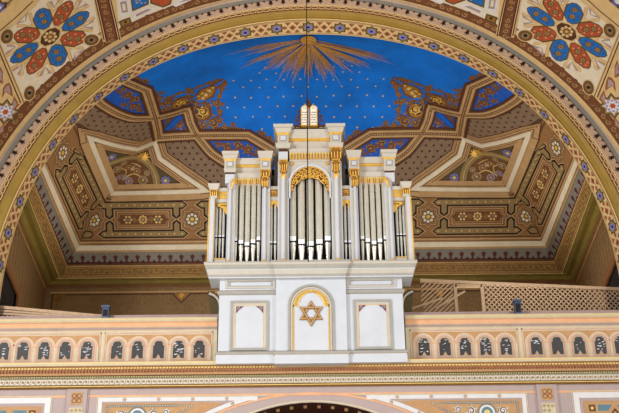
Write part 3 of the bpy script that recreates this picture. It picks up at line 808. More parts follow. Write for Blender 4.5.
for sg in (-1, 1):
    def lm(x, zz, off=0., s=sg): return (s*x, -off, zz)
    P = Paint(low, lm, .5)
    # white marble-like border of the spandrel panel
    zt2 = WZ(397.9, 0); 
    arcp = rg2(R2+.075, .24, .9)
    P.strip([(4.35, 5.2), (4.35, zt2), (1.12, zt2)], .085, .012, 'marble')
    P.strip([(4.41, 5.2), (4.41, zt2+.055), (.9, zt2+.055)], .02, .014, 'pcream')
    P.strip(arcp, .085, .013, 'marble')
    for x in (1.75, 2.45, 3.15, 3.85): P.poly(star_pts(x, zt2, .05, 6, .6), .016, 'pink')
    for a in (.33, .45): P.poly(star_pts((R2+.075)*math.sin(a), cz2+(R2+.075)*math.cos(a), .05, 6, .6), .017, 'pink')
    sp = [(4.28, 5.2), (4.28, zt2-.07), (2.12, zt2-.07)]+[p for p in rg2(R2+.14, .36, .62) if p[1] < zt2-.07]
    P.poly(sp, .006, 'orange')
    q2 = [(4.2, 5.2), (4.2, zt2-.13), (2.42, zt2-.13), (2.75, zt2-.3), (3.0, zt2-.5)]
    P.strip(q2, .05, .009, 'grey'); P.dots(q2, .05, .012, .012, 'cream2', 4)
    P.poly([(3.95, 5.2), (4.05, zt2-.18), (2.75, zt2-.18), (3.1, zt2-.4), (3.3, 5.2)], .01, 'tan2')
    P.scroll(2.98, zt2-.27, .07, 0, 1, .014, 'marble'); P.scroll(3.25, zt2-.3, .09, 2, -1, .014, 'marble'); P.scroll(3.9, zt2-.3, .09, 2, 1, .014, 'marble')
    for r, m in ((.2, 'grey'), (.16, 'marble'), (.12, 'teal'), (.06, 'goldp')): P.poly(circ(3.57, zt2-.34, r, 18), .02-.02*r, m)
    # painted pilaster
    for dz, m, w in ((0, 'lav', .3),):
        P.strip([(4.83, 5.0), (4.83, WZ(387, 0))], .42, .03, 'lav', raise_=.0); P.strip([(4.60, 5.0), (4.60, WZ(387, 0))], .015, .035, 'mauve'); P.strip([(5.05, 5.0), (5.05, WZ(387, 0))], .015, .035, 'mauve')
    zs = WZ(396.5, 0); P.strip([(4.83, zs-.13), (4.83, zs+.13)], .24, .04, 'tan2')
    for a, b in ((-.05, -.05), (.05, .05), (-.05, .05), (.05, -.05)): P.strip(circ(4.83+a, zs+b, .045, 8), .018, .045, 'redbr', closed=True)
    P.strip([(4.83, zs-.5), (4.83, zs-.19)], .28, .04, 'pcream')
    for k in range(5): P.scroll(4.74+.09*(k % 3), zs-.25-.09*(k//3), .04, k, 1, .045, 'tan', leaf=False)
    # outer panel
    P.strip([(5.42, 5.0), (5.42, zt2-.0), (6.95, zt2-.0), (6.95, 5.0)], .12, .012, 'marble')
    P.strip([(5.34, 5.0), (5.34, zt2+.08), (7.03, zt2+.08), (7.03, 5.0)], .02, .013, 'pcream')
    P.poly([(5.55, 5.0), (5.55, zt2-.12), (6.82, zt2-.12), (6.82, 5.0)], .012, 'orange')
    P.poly([(5.62, 5.0), (5.62, zt2-.17), (6.75, zt2-.17), (6.75, 5.0)], .014, 'tan2')
    for x in (5.72, 6.65): P.strip([(x, zt2-.34), (x, zt2-.2)], .14, .016, 'rust'); P.poly(star_pts(x, zt2-.27, .04, 6), .02, 'goldp')
    for a, b in ((5.84, 6.12), (6.25, 6.53)): P.poly([(a, zt2-.33), (b, zt2-.33), (b, zt2-.2), (a, zt2-.2)], .016, 'teal')
    P.strip([(5.9, zt2-.55), (6.18, zt2-.2), (6.46, zt2-.55)], .06, .02, 'orange'); P.strip([(5.98, zt2-.55), (6.18, zt2-.3), (6.38, zt2-.55)], .03, .02, 'dbrown')
    P.strip([(7.3, 5.0), (7.3, WZ(387, 0))], .3, .03, 'mauve')
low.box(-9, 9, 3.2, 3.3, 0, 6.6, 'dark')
low.build('wall_below', kind='structure')
fl = MB(); fl.box(-12, 12, -26, 7.5, -.2, 0, 'stone'); fl.build('floor_hall', kind='structure')
# ---------------------------------------------------------------- parapets: two long painted balustrades
def gx(x, y=345): return WX(*ideal(x, y), 0)
def parapet(name, x0, x1, groups, label, seed):
    rnd = random.Random(seed)
    t = thing(name, ((x0+x1)/2, .1, WZ(363, 0)), label, 'balustrade')
    b = MB()
    zb0, zt0 = WZ(364.5, 0), WZ(327.5, 0)
    b.box(x0, x1, .0, .26, zb0-.1, zt0, 'pcream'); 
    b.box(x0, x1, -.01, .0, zb0-.05, WZ(362.8, 0), 'mauve')
    b.build('wall_panel', t)
    r = MB(); ztp = WZ(315.8, -.1)
    pr = [(.0, WZ(329.5, 0)), (-.02, WZ(328.4, 0), 'mauve'), (-.04, WZ(326.6, 0), 'pcream'), (-.06, WZ(326, 0), 'peach'), (-.06, WZ(322.2, 0), 'peach'), (-.09, WZ(321.2, 0), 'pcream'), (-.12, WZ(319.4, 0), 'goldp'), (-.12, WZ(317.4, -.1), 'pcream'), (-.10, ztp, 'pcream')]
    r.profx(x0+.0, x1-.0, [(a[0],)+tuple(a[1:]) for a in pr], .34, 'pcream')
    # trim the returns so that rails stay within their length
    r.v = [(min(max(p[0], x0), x1), p[1], p[2]) for p in r.v]
    r.box(x0, x1, .12, .3, ztp, WZ(313.2, .12), 'mauve')
    r.build('top_rail', t)
    for g0, g1, cs in groups:
        a = MB(); za, zb = WZ(359.5, 0), WZ(333.3, 0); ya = -.012
        a.box(g0, g1, ya, .0, za, zb, 'orange')
        a.box(g0-.04, g1+.04, ya-.006, 0, za-.05, za, 'rose'); 
        P = Paint(a, lambda x, z_, off=0.: (x, ya-off, z_), .5)
        a.build('arcade_field', t)
        for c in cs:
            m = MB(); P = Paint(m, lambda x, z_, off=0.: (x, ya-off, z_), .5)
            zs = WZ(345, 0); hw = .215
            def ar(r, bot): return [(c-r, bot)]+[(c-r*math.cos(PI*i/12), zs+r*math.sin(PI*i/12)) for i in range(13)]+[(c+r, bot)]
            for r, of, mm in ((.225, .006, 'pcream'), (.20, .010, 'rose'), (.165, .014, 'pink')):
                m.prism(ar(r, za), ya-of, ya, mm)
            zbt = WZ(357, 0)
            m.prism([(c-.115, zbt), (c-.115, zs+.01), (c-.085, zs+.02), (c-.085, zs+.07), (c-.05, zs+.11), (c+.05, zs+.11), (c+.085, zs+.07), (c+.085, zs+.02), (c+.115, zs+.01), (c+.115, zbt), (c+.05, zbt), (c, zbt+.09), (c-.05, zbt)], ya-.02, ya, 'slate')
            for k in range(rnd.choice((0, 4, 8, 12))):
                x, q = c+rnd.uniform(-.08, .08), rnd.uniform(zs-.18, zs+.08); w = rnd.uniform(.008, .045); h = rnd.uniform(.004, .014)
                m.prism([(x-w, q), (x-w*.3, q-h), (x+w, q+h*.3), (x+w*.5, q+h)], ya-.023, ya-.015, 'glare_peel')  # white patches: glare painted on the dark panels along with peeling
            m.build('arch_panel', t)
            m2 = MB(); m2.box(c+.205, c+.245, ya-.012, ya, za, zs, 'pcream'); m2.box(c+.19, c+.26, ya-.02, ya, zs, zs+.03, 'peach')
            m2.v = [(min(max(p[0], g0-.02), g1+.02), p[1], p[2]) for p in m2.v]
            m2.build('colonnette', t)
        fr = MB(); bw = .045
        for q0, q1 in ((za-.09, za-.06), (zb+.03, zb+.06)): fr.box(g0-bw, g1+bw, -.014, 0, q0, q1, 'rose')
        for q0 in (g0-bw, g1+bw-.02): fr.box(q0, q0+.02, -.014, 0, za-.09, zb+.06, 'rose')
        fr.build('panel_border', t)
    return t
xl = [gx(x) for x in (4.5, 24, 45, 66, 87.5)]; xl2 = [gx(x) for x in (117.5, 138, 159, 179, 199.5)]
xr = [gx(x) for x in (423.7, 444.6, 464.9, 485.3, 505.6)]; xr2 = [gx(x) for x in (536, 557, 579, 600, 620)]
h = .235
parapet('balustrade', -GX, -1.99, [(xl[0]-h, xl[-1]+h, xl), (xl2[0]-h, xl2[-1]+h, xl2)], 'painted cream gallery balustrade with arcades, left of the organ', 3)
parapet('balustrade', 1.99, GX, [(xr[0]-h, xr[-1]+h, xr), (xr2[0]-h, xr2[-1]+h, xr2)], 'painted cream gallery balustrade with arcades, right of the organ', 5)

# ================================================================ ORGAN
org = thing('organ', (0, .5, WZ(362, 0)), 'white and gold pipe organ with Star of David, standing in the middle of the gallery', 'organ')
def build(mb, name, label=None, parent=None): return mb.build(name, parent or org, None, label)
def zo(v, Y=0.): return WZ(v, Y)
HS = 1.93   # half width of the base
HC = .735   # half width of projecting centre
YS, YM = -.38, -.48      # front planes of sides / centre (in front of the parapet rail)
def zs_(v): return WZ(v, YS)
def zm_(v): return WZ(v, YM)
for sg in (-1, 1):
    b = MB(); b.box(sg*HC, sg*HS, YS, .9, zs_(352), zs_(293), 'orgw'); build(b, 'side_cabinet')
    b = MB(); b.box(sg*HC, sg*(HS+.03), YS-.05, .9, zs_(363.5), zs_(354.6), 'orgw'); build(b, 'plinth')
    b = MB(); b.profx(min(sg*HC, sg*HS), max(sg*HC, sg*HS), [(YS, zs_(354.9), 'gold'), (YS-.05, zs_(354.2), 'orgg'), (YS-.055, zs_(352), 'orgg'), (YS-.01, zs_(350.4), 'orgg')], .5, 'orgg'); build(b, 'base_moulding')
    # string moulding and frieze panel
    b = MB(); b.profx(min(sg*HC, sg*HS), max(sg*HC, sg*HS), [(YS, zs_(294.6)), (YS-.03, zs_(293.4), 'orgg'), (YS-.045, zs_(291), 'orgg'), (YS-.01, zs_(289.6), 'orgc')], .5, 'orgg')
    build(b, 'string_moulding')
    b = MB(); b.box(sg*HC, sg*HS, YS, .9, zs_(293), zs_(275), 'orgw')
    a0, a1 = WX(35.5, 283, YS), WX(85, 283, YS)
    def rf(mb, x0, x1, z0, z1, w, y0, y1, m):
        mb.box(sg*x0, sg*x1, y0, y1, z0, z0+w, m); mb.box(sg*x0, sg*x1, y0, y1, z1-w, z1, m); mb.box(sg*x0, sg*(x0+w), y0, y1, z0+w, z1-w, m); mb.box(sg*(x1-w), sg*x1, y0, y1, z0+w, z1-w, m)
    rf(b, a0, a1, zs_(288), zs_(279), .035, YS-.03, YS, 'orgc'); rf(b, a0+.07, a1-.07, zs_(286.4), zs_(280.6), .02, YS-.025, YS, 'orgg')
    build(b, 'frieze_panel')
    # door panel
    d0, d1, q0, q1 = WX(42.5, 325, YS), WX(81, 325, YS), zs_(350), zs_(300.5)
    b = MB(); rf(b, d0, d1, q0, q1, .05, YS-.035, YS, 'orgg'); rf(b, d0+.05, d1-.05, q0, q1-.05, .035, YS-.02, YS, 'orgc'); build(b, 'door_frame')
    b = MB(); b.box(sg*(d0+.085), sg*(d1-.085), YS-.012, YS, q0, q1-.085, 'orgw')
    e0, e1, ez0, ez1 = d0+.10, d1-.10, q0+.02, q1-.10
    rf(b, e0, e1, ez0, ez1, .012, YS-.018, YS-.01, 'gold')
    for xx, dr in ((e0+.02, 1), (e1-.02, -1)):
        b.prism([(sg*xx, ez1-.02), (sg*(xx+dr*.15), ez1-.02), (sg*(xx+dr*.11), ez1-.055), (sg*(xx+dr*.075), ez1-.07), (sg*(xx+dr*.04), ez1-.12), (sg*xx, ez1-.17)], YS-.02, YS-.01, 'purple')
        for k in range(4): b.tube([(sg*(p[0]), YS-.024, p[1]) for p in spiral(xx+dr*(.03+.03*(k % 3)), ez1-.045-.03*(k//2), .018, 1, k, 1, 6)], .004, 'marble', 4)
    build(b, 'door_panel', 'white panel with aubergine corner ornaments')
# centre of base
b = MB()
zspring = zm_(306.5); xo = WX(23, 310, YM); ac = 0.
b.box(-HC, HC, YM, .9, zm_(351.5), zm_(277), 'orgw'); build(b, 'centre_cabinet')
b = MB(); b.box(-HC-.02, HC+.02, YM-.05, .9, zm_(364), zm_(355), 'orgw'); build(b, 'plinth')
b = MB(); b.profx(-HC, HC, [(YM, zm_(355.5), 'gold'), (YM-.05, zm_(354.6), 'orgg'), (YM-.055, zm_(352), 'orgg'), (YM-.01, zm_(350.4), 'orgg')], .5, 'orgg'); build(b, 'base_moulding')
def archband(mb, r0, r1, y0, y1, zb, zsp, m, n=24):
    pts = [(-r1, zb)]+[(-r1*math.cos(PI*i/n), zsp+r1*math.sin(PI*i/n)) for i in range(n+1)]+[(r1, zb), (r0, zb)]+[(r0*math.cos(PI*i/n), zsp+r0*math.sin(PI*i/n)) for i in range(n+1)]+[(-r0, zb)]
    mb.prism(pts, y0, y1, m)
b = MB(); zb = zm_(350.6)
archband(b, xo-.045, xo, YM-.035, YM, zb, zspring, 'orgg'); archband(b, xo-.09, xo-.055, YM-.028, YM, zb, zspring, 'orgc'); build(b, 'arch_frame')
b = MB(); xi = xo-.10
for sg in (-1, 1): b.box(sg*(xi-.022), sg*xi, YM-.02, YM, zb, zspring+.04, 'gold')
# cusped gilded garland
N = 44; up = []; dn = []
for i in range(N+1):
    a = PI*i/N; r1 = xi; ww = .10+.018*abs(math.sin(a*9)); 
    peak = 1-abs(a-PI/2)/(PI/2)
    up.append((-r1*math.cos(a), zspring+r1*math.sin(a)-.01)); r2 = r1-ww+.0; dn.append((-r2*math.cos(a), zspring+r2*math.sin(a)+.05*peak*peak))
b.prism(up+dn[::-1], YM-.02, YM, 'goldp')
for i in range(14):
    a = PI*(i+.5)/14; r = xi-.055
    cx, cz_ = -r*math.cos(a), zspring+r*math.sin(a)
    b.tube([(p[0], YM-.032, p[1]) for p in spiral(cx, cz_, .036, 1.3, a, 1 if i < 7 else -1, 10)], .008, 'gold', 5)
build(b, 'gilded_garland')
b = MB(); cs = (0, zm_(313.6)); rs = WX(13.8, 313, YM)*.98
def tri(rr, a0): return [(cs[0]+rr*math.cos(a0+2*PI*k/3), cs[1]+rr*math.sin(a0+2*PI*k/3)) for k in range(3)]
for a0, yy in ((PI/2, .0), (-PI/2, .006)):
    o_, i_ = tri(rs, a0), tri(rs*.66, a0)
    for k in range(3):
        k2 = (k+1) % 3; b.prism([o_[k], o_[k2], i_[k2], i_[k]], YM-.03-yy, YM, 'goldd')
        o2, i2 = tri(rs*.93, a0), tri(rs*.76, a0)
        b.prism([o2[k], o2[k2], i2[k2], i2[k]], YM-.036-yy, YM-.02, 'tan2')
build(b, 'star_of_david', 'gilded six-pointed star')
# main cornice
YCo = YS-.24
def zq(v, Y): return WZ(v, Y)
def cornice(x0, x1, yf, top):
    b = MB()
    pr = [(yf+.10, WZ(277.4, yf+.10)), (yf+.095, WZ(276.4, yf+.1), 'orgg'), (yf+.09, WZ(274.3, yf+.08), 'orgg'), (yf+.09, WZ(273.6, yf+.08), 'orgc'), (yf+.06, WZ(269, yf+.05), 'orgw'), (yf+.055, WZ(268.4, yf+.05), 'orgg'), (yf+.04, WZ(264.8, yf+.02), 'orgc'), (yf+.01, WZ(263.6, yf), 'orgc'), (yf, WZ(261.8, yf), 'orgg'), (yf, top)]
    b.profx(x0, x1, pr, .12, 'orgw'); return b
ztop = WZ(260.6, YCo)
hx = WX(106.8, 262, YCo)-.10
build(cornice(-hx, hx, YCo, ztop), 'main_cornice')
yfc = YM-.22
build(cornice(-HC-.0, HC+.0, yfc, WZ(259.6, yfc)), 'centre_cornice')
# consoles under the overhanging cornice ends
for sg in (-1, 1):
    b = MB(); x0 = HS+.0
    zt_ = WZ(278, YS); zb_ = WZ(312, .3)
    pts = [(x0, zt_), (x0+.34, zt_), (x0+.33, zt_-.08), (x0+.2, zt_-.14), (x0+.1, zt_-.24), (x0+.03, zt_-.42), (x0+.08, zt_-.62), (x0, zt_-.62)]
    b.prism([(sg*a, c) for a, c in pts], .42, .8, 'dolive')
    cv = [(x0+.30, zt_-.06), (x0+.2, zt_-.10), (x0+.10, zt_-.2), (x0+.05, zt_-.36)]
    b.tube([(sg*a, .38, c) for a, c in smooth_line(cv)], .03, 'orgc', 6)
    cv = [(x0+.16, zt_-.03), (x0+.07, zt_-.1), (x0+.02, zt_-.22), (x0+.03, zt_-.4), (x0+.015, zt_-.6)]
    b.tube([(sg*a, .37, c) for a, c in smooth_line(cv)], [.022+.012*math.sin(i*1.7) for i in range(25)], 'gold', 6)
    build(b, 'console_bracket')
    b = MB()
    b.prism([(sg*a, c) for a, c in [(x0, zt_-.0), (x0+.33, zt_-.0), (x0+.30, zt_-.3), (x0+.2, zt_-.8), (x0+.16, zt_-1.3), (x0, zt_-1.3)]], .5, .9, 'dolive'); build(b, 'side_return')

# ---- upper case
YP = -.32         # front plane of upper columns
def mx(u, v=258): return WX(u, v, YP)
zbase = ztop
def zu(v): return WZ(v, YP)
def body(name, x0, x1, z0, z1, y0=-.12, m='orgc', sg=1):
    b = MB(); b.box(sg*x0, sg*x1, y0, .9, z0, z1, m); return build(b, name)
# dark backing of the pipe chamber
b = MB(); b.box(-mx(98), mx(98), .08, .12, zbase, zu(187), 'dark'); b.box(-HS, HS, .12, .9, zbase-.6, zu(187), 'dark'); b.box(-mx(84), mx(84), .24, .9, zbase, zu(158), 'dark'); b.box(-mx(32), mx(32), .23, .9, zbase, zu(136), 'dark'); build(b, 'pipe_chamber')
def colonnette(mb, c, r, z0, z1, y):
    mb.lathe(c, y, [(r*1.5, z0), (r*1.55, z0+.03), (r*1.2, z0+.045), (r*1.5, z0+.07), (r*1.15, z0+.09), (r*1.35, z0+.12), (r*1.1, z0+.14)], 'gold', 14)
    mb.lathe(c, y, [(r, z0+.14), (r*1.02, (z0+z1)/2), (r*.92, z1)], 'orgw', 14)
def capital(mb, c, w, z0, z1, y, yb, gold=True):
    """gilded Corinthian-like capital: flared bell with leaf tubes"""
    mb.box(c-w*.5, c+w*.5, y, yb, z0, z1, 'goldd', .012, .012)
    n = 4; h = z1-z0
    for k in range(n):
        x = c-w*.42+w*.84*k/(n-1)
        mb.tube([(x, y-.01, z0+.02*h), (x, y-.025, z0+.45*h), (x+(x-c)*.18, y-.045, z0+.62*h), (x+(x-c)*.25, y-.05, z0+.52*h)], [.012, .016, .014, .008], 'gold', 5)
    for s_ in (-1, 1):
        mb.tube([(c+s_*p[0], y-.03, z0+.8*h+p[1]) for p in spiral(w*.42, 0, w*.16, 1.2, PI/2, -1, 8)], .009, 'gold', 5)
    mb.box(c-w*.56, c+w*.56, y-.03, yb, z1-.08*h, z1, 'gold')
def tower_cap(mb, c, w, vt, y, vs, m='orgc'):
    """square block with flared cornice; vs: list of rows (v0,v1,halfwidth factor,material,flare)"""
    for v0, v1, hw, mm, fl in vs:
        mb.box(c-hw*w, c+hw*w, y+.1-hw*.8, .3, WZ(v0, y), WZ(v1, y), mm, fl, fl)
# column definitions: (u0,u1,colonnette u, r)
for sg in (-1, 1):
    # outer pilaster
    x0, x1 = mx(97.6), mx(103.6); c = (x0+x1)/2
    b = MB(); b.box(sg*x0, sg*x1, YP, .12, zbase, zu(197), 'orgw'); b.box(sg*(x1-.02), sg*(x1+.006), YP-.012, .12, zbase, zu(197), 'gold'); b.box(sg*(x0), sg*(x0+.015), YP-.01, YP, zbase, zu(197), 'gold')
    build(b, 'outer_pilaster')
    b = MB(); cc = sg*(WX(96.2, 190, YP)); w = .2
    b.box(cc-.065, cc+.065, YP, .5, zu(197.5), zu(195), 'orgc', .02, .02); capital(b, cc, .15, zu(195), zu(189), YP, .5)
    b.box(cc-.085, cc+.085, YP-.03, .5, zu(189), zu(187), 'orgc', .02, .02); b.box(cc-.11, cc+.11, YP-.05, .5, zu(187), zu(183.6), 'orgc', .02, .02)
    build(b, 'capital')
    # lintel over 3-pipe bay
    xa, xb = mx(84.5), mx(97)
    b = MB(); b.box(sg*xa, sg*xb, YP+.1, .5, zu(200.5), zu(196), 'orgc'); b.box(sg*xa, sg*xb, YP+.08, .5, zu(196), zu(189.5), 'gold'); b.box(sg*xa, sg*xb, YP+.05, .5, zu(189.5), zu(186), 'orgc')
    for k in range(4): 
        xk = xa+(xb-xa)*(k+.5)/4; b.tube([(sg*p[0], YP+.07, p[1]) for p in spiral(xk, zu(192.6), .033, 1.3, 0, 1 if k % 2 else -1, 8)], .008, 'goldp', 5)
    build(b, 'lintel')
    b = MB(); b.prism([(sg*xa, zu(199.8)), (sg*xb, zu(199.8)), (sg*(xb-.04), zu(203)), (sg*(xa+.13), zu(205)), (sg*(xa+.05), zu(211)), (sg*xa, zu(211))], YP+.1, YP+.14, 'gold')
    for k in range(3): b.tube([(sg*p[0], YP+.09, p[1]) for p in spiral(xa+.04+.05*k, zu(203), .022, 1.2, k, 1, 6)], .006, 'goldd', 5)
    build(b, 'gilded_grille')
    b = MB(); b.box(sg*(xa+.02), sg*(xb), YP+.05, .2, zbase, zu(257.2), 'orgc'); b.box(sg*(xa+.02), sg*xb, YP+.03, .2, zu(257.6), zu(256.8), 'gold'); build(b, 'sill_block')
    # column 1 (outer tower column)
    x0, x1 = mx(77), mx(85.2)
    b = MB(); b.box(sg*x0, sg*x1, YP+.06, .5, zbase, zu(172), 'orgw'); b.box(sg*(x0+.03), sg*(x1-.03), YP+.04, .5, zbase, zu(190), 'orgc'); build(b, 'tower_pilaster')
    b = MB(); colonnette(b, sg*mx(82.2), .038, zbase, zu(182), YP+.02); build(b, 'colonnette')
    cc = sg*(WX(79.3, 155, YP)); b = MB()
    tower_cap(b, cc, 1, 0, YP, ((182, 173, .105, 'orgw', 0), (173, 171.2, .1, 'slot', 0), (171.2, 167.6, .12, 'orgc', .02), (167.6, 158.6, .125, 'orgc', 0), (160, 158.2, .13, 'gold', .012), (158.2, 154, .15, 'orgc', .02), (154, 151.2, .18, 'orgc', .012), (154.4, 153.8, .178, 'orgg', 0), (167.9, 167.2, .128, 'orgg', 0)))  # thin grey rows put shade lines at the cap's steps by colour
    b.box(cc-.07, cc+.07, YP-.015, YP, zu(166.4), zu(160.8), 'orgg'); b.box(cc-.05, cc+.05, YP-.02, YP, zu(165.4), zu(161.8), 'orgw')
    build(b, 'tower_cap')
    b = MB(); ccc = sg*(mx(82.2)-.05)
    b.tube([(ccc-sg*.07, YP-.03, zu(178)), (ccc-sg*.03, YP-.06, zu(181)), (ccc+sg*.0, YP-.05, zu(184)), (ccc+sg*.02, YP-.03, zu(189))], [.02, .04, .035, .015], 'gold', 7)
    b.tube([(p[0], YP-.06, p[1]) for p in spiral(ccc-sg*.02, zu(182.5), .05, 1.4, 0, sg, 10)], .012, 'gold', 5); build(b, 'gilded_leaf')
    # column 2 (inner tower column)
    x0, x1 = mx(41.3), mx(49.5)
    b = MB(); b.box(sg*x0, sg*x1, YP+.06, .5, zbase, zu(172), 'orgw'); b.box(sg*(x0+.03), sg*(x1-.03), YP+.04, .5, zbase, zu(190), 'orgc'); build(b, 'tower_pilaster')
    b = MB(); colonnette(b, sg*mx(46.4), .038, zbase, zu(186), YP+.02); build(b, 'colonnette')
    cc = sg*(WX(44.2, 155, YP)); b = MB()
    tower_cap(b, cc, 1, 0, YP, ((169.5, 167.6, .12, 'orgc', .01), (167.6, 158.6, .115, 'orgc', 0), (160, 158.2, .12, 'gold', .012), (158.2, 154, .14, 'orgc', .02), (154, 151.2, .165, 'orgc', .012), (154.4, 153.8, .163, 'orgg', 0), (167.9, 167.2, .118, 'orgg', 0)))  # grey rows again stand in for shadow below slab and neck
    b.box(cc-.07, cc+.07, YP-.01, YP+.01, zu(166.4), zu(160.8), 'orgg'); b.box(cc-.05, cc+.05, YP-.015, YP, zu(165.4), zu(161.8), 'orgw'); build(b, 'tower_cap')
    b = MB(); capital(b, cc, .21, zu(176), zu(169.5), YP, .3); capital(b, sg*mx(46.0), .13, zu(187), zu(176.4), YP-.02, .3); build(b, 'capital')
    # tower entablature
    xa, xb = mx(49), mx(77.5)
    b = MB(); b.box(sg*xa, sg*xb, YP+.2, .5, zu(170), zu(163), 'orgc'); b.box(sg*xa, sg*xb, YP+.17, .5, zu(163), zu(160.8), 'gold')
    b.box(sg*xa, sg*xb, YP+.14, .5, zu(160.8), zu(155.2), 'orgc', 0, .03); b.box(sg*xa, sg*xb, YP+.15, .5, zu(174.4), zu(170), 'orgc', 0, .03); b.box(sg*xa, sg*xb, YP+.18, .5, zu(181), zu(174.4), 'orgc'); build(b, 'entablature')
    b = MB()
    for k in range(13): 
        xk = xa+(xb-xa)*(k+.5)/13; b.box(sg*xk-.014, sg*xk+.014, YP+.14, YP+.18, zu(180.5), zu(175.2), 'gold', 0, 0); b.lathe(sg*xk, YP+.15, [(.022, zu(176.6)), (.022, zu(175))], 'goldp', 8)
    build(b, 'dentil_row')
    # small 2-pipe bay lintel
    xa, xb = mx(33), mx(41.5)
    b = MB(); b.box(sg*xa, sg*xb, YP+.14, .5, zu(198), zu(193.5), 'orgc'); b.box(sg*xa, sg*xb, YP+.12, .5, zu(193.5), zu(187), 'goldd'); b.box(sg*xa, sg*xb, YP+.1, .5, zu(187), zu(184), 'orgc')
    b.tube([(sg*p[0], YP+.11, p[1]) for p in spiral((xa+xb)/2-.03, zu(190), .04, 1.3, 0, 1, 8)], .009, 'gold', 5); b.tube([(sg*p[0], YP+.11, p[1]) for p in spiral((xa+xb)/2+.04, zu(190), .04, 1.3, PI, -1, 8)], .009, 'gold', 5)
    build(b, 'lintel')
    b = MB(); xm = (xa+xb)/2
    b.prism([(sg*xa, zu(198)), (sg*xb, zu(198)), (sg*xb, zu(206)), (sg*(xb-.025), zu(203.5)), (sg*xm, zu(200.6)), (sg*(xa+.025), zu(203.5)), (sg*xa, zu(206))], YP+.12, YP+.16, 'gold'); build(b, 'gilded_grille')
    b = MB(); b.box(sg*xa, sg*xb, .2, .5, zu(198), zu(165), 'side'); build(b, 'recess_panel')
    # column 3 (great centre column)
    x0, x1 = mx(21.8), mx(33.2)
    b = MB(); b.box(sg*x0, sg*x1, YP+.02, .5, zbase, zu(161), 'orgw'); b.box(sg*(x0+.035), sg*(x1-.035), YP, .5, zbase, zu(176), 'orgc')
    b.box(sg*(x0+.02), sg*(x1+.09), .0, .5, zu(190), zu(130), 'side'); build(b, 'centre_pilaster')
    b = MB(); colonnette(b, sg*mx(27.4), .052, WZ(259.6, yfc), zu(176), YP-.04); 
    build(b, 'colonnette')
    cc = sg*WX(26.1, 128, YP); b = MB()
    rows = ((148, 143.4, .15, 'orgc', .02), (143.4, 133.6, .125, 'orgc', 0), (135, 132.6, .135, 'gold', .015), (132.6, 128, .16, 'orgc', .03), (128, 125.2, .21, 'orgc', .015), (128.5, 127.8, .205, 'orgg', 0), (144, 143.2, .14, 'orgg', 0))  # the two grey rows are painted shadow lines at the steps
    if sg < 0: rows = ((160.8, 151, .105, 'orgw', 0), (151, 148, .09, 'slot', 0))+rows
    tower_cap(b, cc, 1, 0, YP-.05, rows)
    b.box(cc-.08, cc+.08, YP-.065, YP, zu(142), zu(135.8), 'orgg'); b.box(cc-.06, cc+.06, YP-.07, YP, zu(141), zu(136.8), 'orgw'); build(b, 'centre_cap')
    b = MB(); c3 = sg*mx(27.3)
    if sg > 0: capital(b, cc, .24, zu(160), zu(148.4), YP-.05, .3)
    capital(b, c3, .17, zu(172), zu(160.6), YP-.05, .3); capital(b, c3, .09, zu(180), zu(172), YP-.06, .2); build(b, 'capital')
# centre entablature
xa = mx(21.5); b = MB()
b.box(-xa-.03, xa+.03, YP+.1, .5, zu(148), zu(139.4), 'orgc'); b.box(-xa, xa, YP+.06, .5, zu(139.4), zu(136.8), 'gold'); b.box(-xa, xa, YP+.06, .5, zu(136.8), zu(129), 'orgc', 0, .06)
b.box(-xa+.05, xa-.05, YP+.1, .5, zu(129), zu(123.5), 'orgc', 0, 0); b.box(-xa, xa, YP+.05, .5, zu(152), zu(148), 'orgc', 0, .03); b.box(-xa, xa, YP+.04, .5, zu(160.3), zu(152), 'orgc'); build(b, 'centre_entablature')
b = MB()
for k in range(14):
    xk = -xa+2*xa*(k+.5)/14; b.box(xk-.017, xk+.017, YP, YP+.05, zu(158.8), zu(153), 'gold'); b.lathe(xk, YP+.01, [(.025, zu(154.4)), (.025, zu(152.6))], 'goldp', 8)
build(b, 'dentil_row')
# arch with gilded fretwork
zsp = zu(183); ra = WX(21.6, 175, YP); b = MB()
pts = [(-xa, zsp-.1), (-xa, zu(160.3)), (xa, zu(160.3)), (xa, zsp-.1), (ra-.03, zsp-.1)]+[((ra-.03)*math.cos(PI*i/24), zsp+(ra-.03)*math.sin(PI*i/24)) for i in range(25)]+[(-ra+.03, zsp-.1)]
b.prism(pts, YP+.06, YP+.12, 'orgc')
archband(b, ra-.05, ra, YP+.02, YP+.06, zsp-.35, zsp, 'orgw')
for sg in (-1, 1):
    b.tube([(sg*p[0], YP+.03, p[1]) for p in spiral(xa-.06, zu(163), .045, 1.3, 0, 1, 8)], .014, 'gold', 5)
build(b, 'centre_arch')
b = MB(); ri = ra-.05; N = 40; up = []; dn = []
for i in range(N+1):
    a = PI*i/N; up.append((-ri*math.cos(a), zsp+ri*math.sin(a)))
    w = .10+.13*math.sin(a)+.03*abs(math.sin(a*5)); r2 = ri-w; dn.append((-r2*math.cos(a)*1.0, zsp+r2*math.sin(a)-.02))
b.prism([(-ri, zsp-.22)]+up+[(ri, zsp-.22), (ri-.03, zsp-.16)]+dn[::-1]+[(-ri+.03, zsp-.16)], YP+.08, YP+.1, 'brmet')
for sg in (-1, 1):
    for a, r, rr in ((.12, .38, .05), (.35, .36, .06), (.62, .35, .065), (.9, .34, .07), (1.18, .335, .07), (1.45, .33, .07), (.25, .30, .04), (.8, .25, .04), (1.1, .24, .045), (1.42, .22, .045), (-.12, .40, .035), (-.3, .42, .03)):
        cx, cz_ = r*math.cos(a), zsp+r*math.sin(a)
        b.tube([(sg*p[0], YP+.07, p[1]) for p in spiral(cx, cz_, rr, 1.5, a, 1, 12)], .012, 'gold', 5)
archband(b, ri-.02, ri, YP+.05, YP+.08, zsp-.2, zsp, 'gold')
b.tube([(p[0], YP+.06, p[1]) for p in dn], .012, 'gold', 5)
build(b, 'gilded_fretwork')
